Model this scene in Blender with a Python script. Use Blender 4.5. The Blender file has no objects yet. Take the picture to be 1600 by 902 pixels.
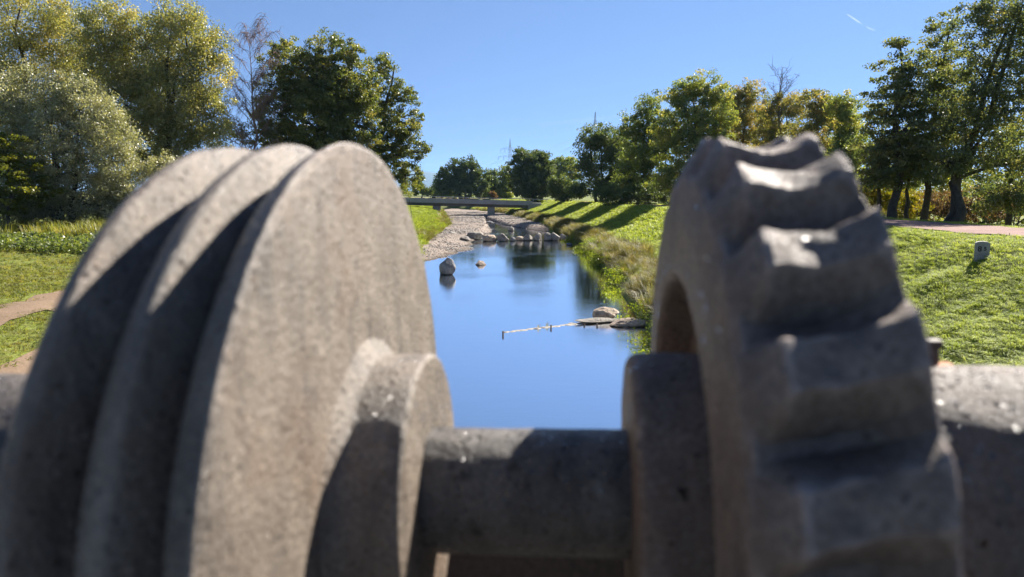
import bpy, bmesh, math, random
import numpy as np
from mathutils import Vector, Matrix

S = bpy.context.scene
COL = S.collection
R = math.radians

# ------------------------------------------------------------------ camera, sky, sun, exposure
CAM_Z = 4.5                      # eye above the river's surface
F_PX, HOR = 1130.0, 300.0        # focal length and horizon row at 1600 x 902
PITCH = math.atan((451 - HOR) / F_PX)
cam_d = bpy.data.cameras.new('camera')
cam = bpy.data.objects.new('camera', cam_d)
COL.objects.link(cam)
cam.location = (0, 0, CAM_Z)
cam.rotation_euler = (R(90) - PITCH, 0, 0)
cam_d.sensor_width = 36
cam_d.lens = F_PX / 1600 * 36
cam_d.clip_start = 0.02
cam_d.clip_end = 30000
cam_d.dof.use_dof = True
cam_d.dof.focus_distance = 60
cam_d.dof.aperture_fstop = 6.4
S.camera = cam

SUN_AZ, SUN_EL = R(42), R(36)    # azimuth to the right of straight ahead (+Y)
sun_dir = Vector((math.sin(SUN_AZ) * math.cos(SUN_EL), math.cos(SUN_AZ) * math.cos(SUN_EL), math.sin(SUN_EL)))
world = bpy.data.worlds.new('World')
S.world = world
world.use_nodes = True
wn = world.node_tree
bg = wn.nodes['Background']
sky = wn.nodes.new('ShaderNodeTexSky')
sky.sky_type = 'NISHITA'
sky.sun_disc = False
sky.sun_elevation = SUN_EL
sky.sun_rotation = SUN_AZ
sky.altitude = 6000
sky.air_density = 1.0
sky.dust_density = 0.0
sky.ozone_density = 2.4
# clear dry air: the pale band at the horizon is kept thin
wtc = wn.nodes.new('ShaderNodeTexCoord')
wmap = wn.nodes.new('ShaderNodeMapping')
wmap.inputs['Scale'].default_value = (1, 1, 0.55)
wmap.inputs['Location'].default_value = (0, 0, 0.165)
wn.links.new(wtc.outputs['Generated'], wmap.inputs[0])
wn.links.new(wmap.outputs[0], sky.inputs[0])
wn.links.new(sky.outputs[0], bg.inputs[0])
bg.inputs[1].default_value = 0.057
sun_d = bpy.data.lights.new('sun', 'SUN')
sun_d.energy = 5.0
sun_d.angle = R(0.53)
sun_d.color = (1.0, 0.93, 0.83)
sun = bpy.data.objects.new('sun', sun_d)
COL.objects.link(sun)
sun.rotation_euler = (-sun_dir).to_track_quat('-Z', 'Y').to_euler()
S.view_settings.view_transform = 'Standard'
S.view_settings.look = 'None'
S.view_settings.gamma = 1
S.view_settings.use_curve_mapping = False
S.view_settings.exposure = 1.75
S.cycles.max_bounces = 6
S.cycles.diffuse_bounces = 3
S.cycles.transmission_bounces = 4
S.cycles.transparent_max_bounces = 6
S.cycles.use_denoising = True
S.cycles.sample_clamp_direct = 12
S.cycles.sample_clamp_indirect = 6

# ------------------------------------------------------------------ helpers
def tag(o, label=None, cat=None, group=None, kind=None):
    if label: o['label'] = label
    if cat: o['category'] = cat
    if group: o['group'] = group
    if kind: o['kind'] = kind
    return o

def empty(name, loc=(0, 0, 0)):
    o = bpy.data.objects.new(name, None)
    COL.objects.link(o)
    o.location = loc
    o.empty_display_size = 0.2
    return o

def mesh_np(name, V, quads=None, tris=None, smooth=False, face_attr=None):
    me = bpy.data.meshes.new(name)
    V = np.asarray(V, np.float32)
    me.vertices.add(len(V))
    me.vertices.foreach_set('co', V.ravel())
    idx, start, n = [], [], 0
    if quads is not None and len(quads):
        q = np.asarray(quads, np.int32)
        idx.append(q.ravel()); start.append(np.arange(len(q), dtype=np.int32) * 4); n = 4 * len(q)
    if tris is not None and len(tris):
        t = np.asarray(tris, np.int32)
        idx.append(t.ravel()); start.append(np.arange(len(t), dtype=np.int32) * 3 + n)
    idx = np.concatenate(idx); start = np.concatenate(start)
    me.loops.add(len(idx))
    me.loops.foreach_set('vertex_index', idx)
    me.polygons.add(len(start))
    me.polygons.foreach_set('loop_start', start)
    if smooth:
        me.polygons.foreach_set('use_smooth', np.ones(len(start), bool))
    me.update(calc_edges=True)
    me.validate()
    if face_attr is not None:
        a = me.attributes.new('tint', 'FLOAT', 'FACE')
        a.data.foreach_set('value', np.asarray(face_attr, np.float32))
    return me

def obj(name, me, mat=None, parent=None, loc=None):
    o = bpy.data.objects.new(name, me)
    COL.objects.link(o)
    if mat is not None and not me.materials:
        me.materials.append(mat)
    if parent is not None:
        o.parent = parent
    if loc is not None:
        o.location = loc
    return o

def bm_mesh(name, bm, smooth=False):
    me = bpy.data.meshes.new(name)
    bmesh.ops.recalc_face_normals(bm, faces=bm.faces)
    bm.to_mesh(me)
    bm.free()
    if smooth:
        me.polygons.foreach_set('use_smooth', np.ones(len(me.polygons), bool))
    return me

def box(bm, sx, sy, sz, loc=(0, 0, 0), rot=None, bevel=0.0):
    m = Matrix.Translation(loc)
    if rot is not None: m = m @ rot.to_4x4()
    m = m @ Matrix.Diagonal((sx, sy, sz, 1))
    r = bmesh.ops.create_cube(bm, size=1, matrix=m)
    if bevel:
        es = list({e for v in r['verts'] for e in v.link_edges})
        bmesh.ops.bevel(bm, geom=es, offset=bevel, segments=2, affect='EDGES', profile=0.7)
    return r

def bar(bm, a, b, r, sides=4):
    a, b = Vector(a), Vector(b)
    d = b - a
    if d.length < 1e-6: return
    q = d.to_track_quat('Z', 'Y').to_matrix().to_4x4()
    bmesh.ops.create_cone(bm, cap_ends=True, segments=sides, radius1=r, radius2=r, depth=d.length,
                          matrix=Matrix.Translation((a + b) / 2) @ q)

class Tubes:
    """collects tapered tubes into one vertex/quad array"""
    def __init__(self): self.V, self.Q, self.n = [], [], 0
    def add(self, pts, rad, sides=6):
        pts = np.asarray(pts, float); rad = np.asarray(rad, float)
        k = len(pts)
        t = np.gradient(pts, axis=0)
        t /= np.linalg.norm(t, axis=1)[:, None] + 1e-9
        ref = np.where(np.abs(t[:, 2:3]) > 0.9, np.array([[1., 0, 0]]), np.array([[0, 0, 1.]]))
        u = np.cross(t, ref); u /= np.linalg.norm(u, axis=1)[:, None] + 1e-9
        v = np.cross(t, u)
        an = np.arange(sides) * 2 * np.pi / sides
        ring = (np.cos(an)[None, :, None] * u[:, None] + np.sin(an)[None, :, None] * v[:, None]) * rad[:, None, None] + pts[:, None]
        self.V.append(ring.reshape(-1, 3))
        i = np.arange(k - 1)[:, None] * sides; j = np.arange(sides)[None]
        j2 = (j + 1) % sides
        q = np.stack([i + j, i + j2, i + sides + j2, i + sides + j], -1).reshape(-1, 4) + self.n
        self.Q.append(q); self.n += k * sides
    def mesh(self, name): return mesh_np(name, np.concatenate(self.V), quads=np.concatenate(self.Q), smooth=True)

# value noise for terrain
def vnoise(x, y, seed=0):
    xi = np.floor(x).astype(np.int64); yi = np.floor(y).astype(np.int64)
    fx = x - xi; fy = y - yi
    fx = fx * fx * (3 - 2 * fx); fy = fy * fy * (3 - 2 * fy)
    def h(a, b):
        n = (a * 374761393 + b * 668265263 + seed * 974711) & 0x7fffffff
        n = ((n ^ (n >> 13)) * 1274126177) & 0x7fffffff
        return (n ^ (n >> 16)) % 10007 / 10007.0
    return (h(xi, yi) * (1 - fx) + h(xi + 1, yi) * fx) * (1 - fy) + (h(xi, yi + 1) * (1 - fx) + h(xi + 1, yi + 1) * fx) * fy

def fbm(x, y, seed=0, o=3):
    s, a = 0, 1.0
    for k in range(o):
        s = s + a * (vnoise(x * 2 ** k, y * 2 ** k, seed + k) - 0.5); a *= 0.5
    return s

# ------------------------------------------------------------------ materials
class NT:
    def __init__(self, name):
        self.m = bpy.data.materials.new(name); self.m.use_nodes = True
        self.t = self.m.node_tree; self.t.nodes.clear()
        self.out = self.n('ShaderNodeOutputMaterial')
    def n(self, typ, **kw):
        nd = self.t.nodes.new(typ)
        for k, v in kw.items():
            if k.startswith('i_'):
                nd.inputs[k[2:].replace('_', ' ')].default_value = v
            else: setattr(nd, k, v)
        return nd
    def l(self, a, b): self.t.links.new(a, b)
    def coord(self, which='Object'): return self.n('ShaderNodeTexCoord').outputs[which]
    def pos(self): return self.n('ShaderNodeNewGeometry').outputs['Position']
    def noise(self, vec, scale, detail=4, rough=0.55):
        nd = self.n('ShaderNodeTexNoise', i_Scale=scale, i_Detail=detail, i_Roughness=rough)
        if vec is not None: self.l(vec, nd.inputs['Vector'])
        return nd.outputs['Fac']
    def ramp(self, fac, stops):
        nd = self.n('ShaderNodeValToRGB')
        el = nd.color_ramp.elements
        while len(el) < len(stops): el.new(0.5)
        for e, (p, c) in zip(el, stops):
            e.position = p; e.color = (*c, 1) if len(c) == 3 else c
        self.l(fac, nd.inputs[0]); return nd.outputs[0]
    def mix(self, fac, a, b, mode='MIX'):
        nd = self.n('ShaderNodeMix', data_type='RGBA', blend_type=mode)
        for s, v in ((0, fac), (6, a), (7, b)):
            if isinstance(v, (int, float)): nd.inputs[s].default_value = v
            elif isinstance(v, tuple): nd.inputs[s].default_value = (*v, 1) if len(v) == 3 else v
            else: self.l(v, nd.inputs[s])
        return nd.outputs[2]
    def math(self, op, a, b=0.0):
        nd = self.n('ShaderNodeMath', operation=op)
        for i, v in enumerate((a, b)):
            if isinstance(v, (int, float)): nd.inputs[i].default_value = v
            else: self.l(v, nd.inputs[i])
        return nd.outputs[0]
    def bump(self, h, strength, dist):
        nd = self.n('ShaderNodeBump', i_Strength=strength, i_Distance=dist)
        self.l(h, nd.inputs['Height']); return nd.outputs[0]
    def princ(self, col, rough=0.7, normal=None, spec=0.5, metal=0.0, **kw):
        p = self.n('ShaderNodeBsdfPrincipled')
        for nm, v in (('Base Color', col), ('Roughness', rough), ('Metallic', metal), ('Specular IOR Level', spec)):
            if isinstance(v, tuple): p.inputs[nm].default_value = (*v, 1)
            elif isinstance(v, (int, float)): p.inputs[nm].default_value = v
            else: self.l(v, p.inputs[nm])
        if normal is not None: self.l(normal, p.inputs['Normal'])
        self.l(p.outputs[0], self.out.inputs[0]); return p

def mat_iron(name, light, mid, dark, sparkle=1.0, scale=1.0, rough=(0.38, 0.62), spots=0.5, flakes=1.0, spec=0.5):
    t = NT(name); c = t.coord()
    big = t.noise(c, 14 * scale, 5, 0.6)
    fine = t.noise(c, 330 * scale, 5, 0.75)
    base = t.ramp(big, [(0.30, mid), (0.55, light), (0.75, mid)])
    base = t.mix(1.0, base, t.ramp(fine, [(0.32, (0.45, 0.43, 0.42)), (0.68, (1.3, 1.29, 1.27))]), 'MULTIPLY')
    # old rust and grime: broad patches and streaks that ran down the casting
    mp = t.n('ShaderNodeMapping'); t.l(c, mp.inputs[0]); mp.inputs['Scale'].default_value = (1.0, 1.0, 0.22)
    streak = t.noise(mp.outputs[0], 38 * scale, 4, 0.65)
    base = t.mix(t.ramp(streak, [(0.48, (0, 0, 0)), (0.68, (0.8, 0.8, 0.8))]), base, dark)
    rusty = t.noise(c, 7.5 * scale, 5, 0.7)
    base = t.mix(t.ramp(rusty, [(0.5, (0, 0, 0)), (0.72, (0.6, 0.6, 0.6))]), base, (mid[0] * 1.1, mid[1] * 0.82, mid[2] * 0.62))
    sp = t.noise(c, 55 * scale, 3, 0.6)
    base = t.mix(t.math('MULTIPLY', t.ramp(sp, [(0.6, (0, 0, 0)), (0.68, (1, 1, 1))]), spots), base, dark)
    lich = t.noise(c, 26 * scale, 6, 0.8)
    base = t.mix(t.ramp(lich, [(0.60, (0, 0, 0)), (0.66, (0.55, 0.55, 0.55))]), base, (light[0] * 1.5, light[1] * 1.52, light[2] * 1.5))
    # raised edges are rubbed pale
    pt = t.n('ShaderNodeNewGeometry').outputs['Pointiness']
    wear = t.math('MULTIPLY', t.ramp(pt, [(0.515, (0, 0, 0)), (0.56, (1, 1, 1))]), t.ramp(sp, [(0.3, (0.2, 0.2, 0.2)), (0.5, (1, 1, 1))]))
    base = t.mix(t.math('MULTIPLY', wear, 0.75), base, (min(light[0] * 1.75, 0.5), min(light[1] * 1.75, 0.47), min(light[2] * 1.8, 0.44)))
    grain = t.noise(c, 420 * scale, 2, 0.6)
    pit = t.n('ShaderNodeTexVoronoi', i_Scale=210 * scale); t.l(c, pit.inputs['Vector'])
    h = t.math('ADD', t.math('MULTIPLY', grain, 0.5), t.math('ADD', fine, t.math('MULTIPLY', pit.outputs['Distance'], 0.5)))
    nrm = t.bump(h, 0.75 * sparkle, 0.0022)
    nrm2 = t.n('ShaderNodeBump', i_Strength=0.6, i_Distance=0.006)
    t.l(big, nrm2.inputs['Height']); t.l(nrm, nrm2.inputs['Normal'])
    ro = t.n('ShaderNodeMapRange'); t.l(grain, ro.inputs[0])
    ro.inputs[1].default_value = 0.3; ro.inputs[2].default_value = 0.7
    ro.inputs[3].default_value = rough[0]; ro.inputs[4].default_value = rough[1]
    # scattered bright mineral facets in the rough casting
    fl = t.n('ShaderNodeTexVoronoi', i_Scale=430 * scale); t.l(c, fl.inputs['Vector'])
    sx = t.n('ShaderNodeSeparateColor'); t.l(fl.outputs['Color'], sx.inputs[0])
    mask = t.math('GREATER_THAN', sx.outputs[2], 1 - 0.10 * flakes)
    off = t.n('ShaderNodeVectorMath', operation='SUBTRACT'); t.l(fl.outputs['Color'], off.inputs[0]); off.inputs[1].default_value = (0.5, 0.5, 0.9)
    sc = t.n('ShaderNodeVectorMath', operation='SCALE'); t.l(off.outputs[0], sc.inputs[0]); t.l(t.math('MULTIPLY', mask, 1.5), sc.inputs['Scale'])
    ad = t.n('ShaderNodeVectorMath', operation='ADD'); t.l(nrm2.outputs[0], ad.inputs[0]); t.l(sc.outputs[0], ad.inputs[1])
    nz = t.n('ShaderNodeVectorMath', operation='NORMALIZE'); t.l(ad.outputs[0], nz.inputs[0])
    rf = t.n('ShaderNodeMix', data_type='FLOAT'); t.l(mask, rf.inputs[0]); t.l(ro.outputs[0], rf.inputs[2]); rf.inputs[3].default_value = 0.16
    t.princ(base, rf.outputs[0], nz.outputs[0], spec=spec)
    return t.m

def mat_leaf(name, cols, trans=0.4, gloss=0.05):
    gloss *= 0.9; trans = min(0.6, trans + 0.12)
    """cols: dark, mid, light leaf colours chosen by the per-leaf tint"""
    t = NT(name)
    at = t.n('ShaderNodeAttribute', attribute_name='tint')
    k = len(cols)
    col = t.ramp(at.outputs['Fac'], [(i / (k - 1), c) for i, c in enumerate(cols)])
    d = t.n('ShaderNodeBsdfDiffuse'); t.l(col, d.inputs[0])
    tr = t.n('ShaderNodeBsdfTranslucent')
    t.l(t.mix(1.0, col, (1.25, 1.2, 0.55), 'MULTIPLY'), tr.inputs[0])
    m1 = t.n('ShaderNodeMixShader'); m1.inputs[0].default_value = trans
    t.l(d.outputs[0], m1.inputs[1]); t.l(tr.outputs[0], m1.inputs[2])
    g = t.n('ShaderNodeBsdfGlossy', i_Roughness=0.42)
    m2 = t.n('ShaderNodeMixShader'); m2.inputs[0].default_value = gloss
    t.l(m1.outputs[0], m2.inputs[1]); t.l(g.outputs[0], m2.inputs[2])
    t.l(m2.outputs[0], t.out.inputs[0])
    return t.m

def mat_blade(name, cols, patch=0.35, trans=0.5, dry=(0.33, 0.29, 0.11), dry_at=(0.66, 0.85)):
    """grass blades: colour by instance and by patches of the meadow"""
    t = NT(name)
    rnd = t.n('ShaderNodeObjectInfo').outputs['Random']
    p = t.pos()
    n1 = t.noise(p, 0.45, 3, 0.6)
    f = t.math('ADD', t.math('MULTIPLY', rnd, 1 - patch), t.math('MULTIPLY', n1, patch))
    col = t.ramp(f, [(i / (len(cols) - 1), c) for i, c in enumerate(cols)])
    n2 = t.noise(p, 1.7, 4, 0.7)
    col = t.mix(t.ramp(n2, [(dry_at[0], (0, 0, 0)), (dry_at[1], (1, 1, 1))]), col, dry)
    d = t.n('ShaderNodeBsdfDiffuse'); t.l(col, d.inputs[0])
    tr = t.n('ShaderNodeBsdfTranslucent'); t.l(t.mix(1.0, col, (1.3, 1.2, 0.5), 'MULTIPLY'), tr.inputs[0])
    m1 = t.n('ShaderNodeMixShader'); m1.inputs[0].default_value = trans
    t.l(d.outputs[0], m1.inputs[1]); t.l(tr.outputs[0], m1.inputs[2])
    g = t.n('ShaderNodeBsdfGlossy', i_Roughness=0.5)
    m2 = t.n('ShaderNodeMixShader'); m2.inputs[0].default_value = 0.03
    t.l(m1.outputs[0], m2.inputs[1]); t.l(g.outputs[0], m2.inputs[2])
    t.l(m2.outputs[0], t.out.inputs[0])
    return t.m

def mat_simple(name, c1, c2, scale=4.0, rough=0.85, bump=0.4, bdist=0.02, coord='Object', detail=5, spec=0.3):
    t = NT(name); c = t.coord(coord) if coord != 'pos' else t.pos()
    n = t.noise(c, scale, detail, 0.65)
    t.princ(t.ramp(n, [(0.3, c1), (0.7, c2)]), rough, t.bump(n, bump, bdist), spec)
    return t.m

M = {}
M['wheel'] = mat_iron('weathered_cast_iron', (0.205, 0.17, 0.137), (0.14, 0.112, 0.088), (0.06, 0.05, 0.042), spots=0.3)
M['gear'] = mat_iron('brown_cast_iron', (0.19, 0.15, 0.127), (0.135, 0.104, 0.086), (0.075, 0.058, 0.049), 0.6, 0.8, (0.55, 0.8), spots=0.3, flakes=0.5, spec=0.25)
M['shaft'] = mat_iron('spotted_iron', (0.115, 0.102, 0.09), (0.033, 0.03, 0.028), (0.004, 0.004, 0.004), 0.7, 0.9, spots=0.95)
M['pipe'] = mat_iron('glinting_iron', (0.15, 0.135, 0.125), (0.11, 0.098, 0.09), (0.065, 0.056, 0.05), 1.1, 0.7, (0.55, 0.8), flakes=1.2, spec=0.25)
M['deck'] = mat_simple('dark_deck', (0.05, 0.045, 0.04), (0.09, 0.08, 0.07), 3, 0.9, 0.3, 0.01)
M['rust'] = mat_simple('rust', (0.30, 0.10, 0.04), (0.42, 0.18, 0.08), 120, 0.8, 0.5, 0.001)
M['bolt'] = mat_simple('dark_rusty_steel', (0.05, 0.034, 0.027), (0.10, 0.072, 0.06), 150, 0.6, 0.4, 0.001)
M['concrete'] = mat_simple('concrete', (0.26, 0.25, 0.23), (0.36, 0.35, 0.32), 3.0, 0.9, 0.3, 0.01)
M['bridge'] = mat_simple('grey_bridge_steel', (0.26, 0.26, 0.265), (0.33, 0.33, 0.335), 0.8, 0.6, 0.1, 0.01)
M['bridge_dark'] = mat_simple('dark_bridge_beam', (0.1, 0.093, 0.085), (0.15, 0.138, 0.125), 0.8, 0.8, 0.2, 0.02)
M['pylon'] = mat_simple('galvanised_steel', (0.3, 0.33, 0.36), (0.36, 0.39, 0.42), 1.0, 0.6, 0.0, 0.01)
M['bark'] = mat_simple('bark', (0.035, 0.028, 0.022), (0.09, 0.075, 0.06), 7, 0.95, 0.8, 0.03)
M['bark_grey'] = mat_simple('grey_bark', (0.07, 0.06, 0.055), (0.16, 0.14, 0.125), 6, 0.95, 0.7, 0.03)
M['birch'] = mat_simple('birch_twigs', (0.16, 0.10, 0.085), (0.28, 0.21, 0.19), 3, 0.9, 0.2, 0.01)

def mat_rock(name, c1, c2, dark):
    t = NT(name); c = t.coord()
    n = t.noise(c, 3.2, 6, 0.65)
    col = t.ramp(n, [(0.3, dark), (0.45, c1), (0.7, c2)])
    p = t.pos(); s = t.n('ShaderNodeSeparateXYZ'); t.l(p, s.inputs[0])
    wet = t.ramp(s.outputs['Z'], [(0.02, (0.35, 0.33, 0.3)), (0.09, (1, 1, 1))])     # waterline stain
    col = t.mix(1.0, col, wet, 'MULTIPLY')
    n2 = t.noise(c, 14, 5, 0.7)
    t.princ(col, 0.85, t.bump(t.math('ADD', n, t.math('MULTIPLY', n2, 0.4)), 0.8, 0.08), 0.3)
    return t.m
M['rock'] = mat_rock('river_boulder', (0.2, 0.18, 0.155), (0.3, 0.275, 0.24), (0.10, 0.09, 0.078))
M['rock_brown'] = mat_rock('brown_slab', (0.34, 0.26, 0.19), (0.46, 0.38, 0.30), (0.15, 0.11, 0.085))
M['rock_grey'] = mat_rock('grey_boulder', (0.16, 0.155, 0.155), (0.26, 0.25, 0.245), (0.09, 0.088, 0.088))

def mat_ground():
    t = NT('meadow_soil'); p = t.pos()
    a = t.noise(p, 0.35, 5, 0.6); b = t.noise(p, 4.0, 6, 0.7); c = t.noise(p, 0.02, 4, 0.6)
    col = t.ramp(a, [(0.3, (0.10, 0.125, 0.026)), (0.55, (0.15, 0.18, 0.03)), (0.75, (0.17, 0.17, 0.055))])
    col = t.mix(t.ramp(b, [(0.45, (0, 0, 0)), (0.75, (0.75, 0.75, 0.75))]), col, (0.13, 0.105, 0.05))
    col = t.mix(t.ramp(c, [(0.45, (0, 0, 0)), (0.6, (0.6, 0.6, 0.6))]), col, (0.06, 0.08, 0.025))
    t.princ(col, 0.95, t.bump(b, 0.8, 0.08), 0.15)
    return t.m
M['ground'] = mat_ground()

def mat_gravel():
    t = NT('river_gravel'); p = t.pos()
    v = t.n('ShaderNodeTexVoronoi', i_Scale=7.0); t.l(p, v.inputs['Vector'])
    v2 = t.n('ShaderNodeTexVoronoi', i_Scale=17.0); t.l(p, v2.inputs['Vector'])
    n = t.noise(p, 0.35, 5, 0.65)
    col = t.ramp(v.outputs['Color'], [(0.2, (0.16, 0.127, 0.102)), (0.6, (0.235, 0.19, 0.158)), (0.9, (0.31, 0.26, 0.22))])
    col = t.mix(t.ramp(n, [(0.4, (0, 0, 0)), (0.65, (0.75, 0.75, 0.75))]), col, (0.24, 0.19, 0.155))
    s = t.n('ShaderNodeSeparateXYZ'); t.l(p, s.inputs[0])
    wet = t.ramp(s.outputs['Z'], [(0.0, (0.22, 0.2, 0.16)), (0.05, (0.5, 0.47, 0.43)), (0.12, (1, 1, 1))])   # damp edge
    col = t.mix(1.0, col, wet, 'MULTIPLY')
    h = t.math('ADD', v.outputs['Distance'], t.math('MULTIPLY', v2.outputs['Distance'], 0.5))
    t.princ(col, 0.9, t.bump(h, 0.9, 0.07), 0.25)
    return t.m
M['gravel'] = mat_gravel()
M['pebble'] = mat_simple('pebbles', (0.18, 0.15, 0.127), (0.33, 0.295, 0.26), 2.0, 0.85, 0.3, 0.02, 'pos')

def mat_path(name, c1, c2, c3):
    t = NT(name); p = t.pos()
    a = t.noise(p, 0.9, 5, 0.65); b = t.noise(p, 22, 3, 0.7)
    col = t.ramp(a, [(0.3, c1), (0.6, c2), (0.8, c3)])
    col = t.mix(1.0, col, t.ramp(b, [(0.3, (0.75, 0.75, 0.75)), (0.7, (1.15, 1.15, 1.15))]), 'MULTIPLY')
    t.princ(col, 0.95, t.bump(b, 0.6, 0.02), 0.2)
    return t.m
M['path'] = mat_path('pink_gravel_path', (0.17, 0.098, 0.083), (0.22, 0.13, 0.11), (0.25, 0.165, 0.14))
M['dirt'] = mat_path('bare_earth', (0.14, 0.095, 0.06), (0.185, 0.13, 0.088), (0.12, 0.09, 0.045))

def mat_water():
    t = NT('river_water'); p = t.pos()
    mp = t.n('ShaderNodeMapping'); t.l(p, mp.inputs[0]); mp.inputs['Scale'].default_value = (1.0, 2.2, 1)
    n1 = t.noise(mp.outputs[0], 1.3, 4, 0.55); n2 = t.noise(mp.outputs[0], 7.0, 3, 0.6)
    calm = t.ramp(t.noise(p, 0.12, 3, 0.6), [(0.4, (0.15, 0.15, 0.15)), (0.65, (1, 1, 1))])
    h = t.math('ADD', t.math('MULTIPLY', n1, 0.3), t.math('MULTIPLY', t.math('MULTIPLY', n2, 0.4), calm))
    nrm = t.bump(h, 0.10, 0.10)
    body = t.n('ShaderNodeBsdfDiffuse'); body.inputs[0].default_value = (0.03, 0.045, 0.05, 1)
    gl = t.n('ShaderNodeBsdfGlossy', i_Roughness=0.02); gl.inputs[0].default_value = (0.97, 0.98, 1.0, 1); t.l(nrm, gl.inputs['Normal'])
    lw_ = t.n('ShaderNodeLayerWeight', i_Blend=0.5)
    mr = t.n('ShaderNodeMapRange'); t.l(lw_.outputs['Facing'], mr.inputs[0])
    for k_, v_ in ((1, 0.2), (2, 0.88), (3, 0.03), (4, 0.97)): mr.inputs[k_].default_value = v_
    mr.interpolation_type = 'SMOOTHERSTEP'
    mx = t.n('ShaderNodeMixShader'); t.l(mr.outputs[0], mx.inputs[0]); t.l(body.outputs[0], mx.inputs[1]); t.l(gl.outputs[0], mx.inputs[2])
    t.l(mx.outputs[0], t.out.inputs[0])
    return t.m
M['water'] = mat_water()

# ------------------------------------------------------------------ the lie of the land
_YR = [-30, 5, 14, 25, 35, 44, 60, 78, 110, 138, 170, 260, 400, 700]
_XR = [4.2, 4.3, 4.3, 4.4, 4.95, 5.3, 5.6, 4.4, 2.0, -1.6, -10, -60, -160, -400]
_YL = [-30, 5, 14, 30, 44, 60, 93, 150, 170, 260, 400, 700]
_XL = [-5.6, -5.6, -5.8, -6.2, -5.9, -6.4, -7.4, -13.5, -20, -72, -180, -430]
def XR(y): return np.interp(y, _YR, _XR)
def XL(y): return np.interp(y, _YL, _XL)
def crest(y): return np.interp(y, [20, 130, 300], [3.4, 2.85, 2.7])
def ground_z(x, y):
    x = np.asarray(x, float); y = np.asarray(y, float)
    xr, xl = XR(y), XL(y)
    r = x - xr; l = xl - x
    cz = crest(y)
    zr = np.interp(r, [-1.5, 0, 0.5, 1.3, 3.0, 5.0, 6.8, 7.5, 8.2], [-1.2, -0.1, 0.5, 0.95, 1.2, 2.0, 2.95, 3.27, 3.4]) * (1 + (cz / 3.4 - 1) * np.clip((r - 1) / 6, 0, 1))
    zr = np.where(r > 8.2, np.interp(r, [8.2, 11.4, 12.6, 17, 40, 400], [0, 0, -0.12, -1.4, -1.7, -1.9]) + cz, zr)
    zl = np.interp(l, [-1.5, 0, 1.0, 3, 6, 15, 60, 400], [-1.2, -0.1, 0.7, 1.45, 1.75, 1.95, 1.9, 1.6])
    z = np.where(r > -1.5, zr, np.where(l > -1.5, zl, -1.2))
    far = np.clip((y - 240) / 150, 0, 1)
    z = z * (1 - far) + 1.4 * far
    amp = np.clip(np.maximum(r - 0.8, l - 1) / 3, 0, 1) * (1 - 0.8 * ((r > 7.3) & (r < 12)))
    return z + amp * (0.16 * fbm(x * 0.6, y * 0.6, 3) + 0.13 * fbm(x * 1.9, y * 1.9, 9))

def grid_lines(segs):
    out = []
    for a, b, st in segs: out.append(np.arange(a, b, st))
    out.append([segs[-1][1]])
    return np.unique(np.concatenate(out))

def sheet(name, xs, ys, zf, mat, cull=None):
    X, Y = np.meshgrid(xs, ys)
    Z = zf(X, Y)
    nx, ny = len(xs), len(ys)
    i = (np.arange(ny - 1)[:, None] * nx + np.arange(nx - 1)[None])
    q = np.stack([i, i + 1, i + nx + 1, i + nx], -1).reshape(-1, 4)
    me = mesh_np(name, np.stack([X, Y, Z], -1).reshape(-1, 3), quads=q, smooth=True)
    return obj(name, me, mat)

xs = grid_lines([(-9000, -1000, 1000), (-1000, -200, 100), (-200, -60, 10), (-60, -24, 1.2), (-24, -14, 0.5), (-14, 26, 0.3), (26, 60, 1.5), (60, 200, 10), (200, 1000, 100), (1000, 9000, 1000)])
ys = grid_lines([(-60, -10, 5), (-10, 8, 1.0), (8, 40, 0.4), (40, 90, 0.8), (90, 180, 1.5), (180, 420, 10), (420, 1000, 60), (1000, 9500, 1000)])
tag(sheet('ground', xs, ys, ground_z, M['ground']), 'green meadow and grassy levee banks beside the river', kind='structure')

def bed_z(x, y):
    n = fbm(x * 0.35, y * 0.35, 21, 4); f = fbm(x * 1.6, y * 1.6, 33, 2)
    bar_edge = np.interp(y, [40, 44.5, 50, 56, 60, 64, 70], [-8.5, -6.2, -4.6, -3.7, -3.5, -3.4, -3.4])
    near = np.clip((bar_edge - x) * 0.16, -0.7, 0.45)
    ctr = (XL(y) + XR(y)) / 2
    far = 0.36 + 0.015 * np.abs(x - ctr)
    # pool held back behind the row of boulders, and the rill that feeds it
    pool_w = np.interp(y, [62, 68, 76, 84, 92, 102, 114, 125], [4.6, 4.6, 4.4, 3.0, 1.8, 1.0, 0.6, 0.1])
    pool_c = np.interp(y, [65, 74, 82, 90, 100, 112, 125], [1.2, 1.4, 0.9, -0.6, -2.2, -3.4, -4.6])
    dip = np.clip(1.25 - np.abs(x - pool_c) / np.maximum(pool_w, 0.05), 0, 1) * (pool_w > 0.12)
    far = far - 0.95 * np.clip(dip * 1.6, 0, 1)
    k = np.clip((y - 66.0) / 3.0, 0, 1)
    isl = 0.30 * np.exp(-(((x + 1.9) / 0.55) ** 2 + ((y - 44.8) / 1.1) ** 2)) * 3.2
    return near * (1 - k) + far * k + 0.16 * n + 0.06 * f + np.where(k < 0.2, isl, 0)
bx = grid_lines([(-24, 9, 0.3)]); by = grid_lines([(6, 70, 0.35), (70, 175, 0.8)])
tag(sheet('gravel_bed', bx, by, lambda x, y: np.where((x > XR(y) + 0.3) | (x < XL(y) - 0.9), -1.4, bed_z(x, y)), M['gravel']),
    'pale gravel bed of the half dry river', kind='structure')
tag(sheet('river', np.linspace(-40, 9, 3), np.linspace(-30, 175, 3), lambda x, y: x * 0 + 0.0, M['water']),
    'calm blue river water mirroring the sky', kind='structure')

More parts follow.
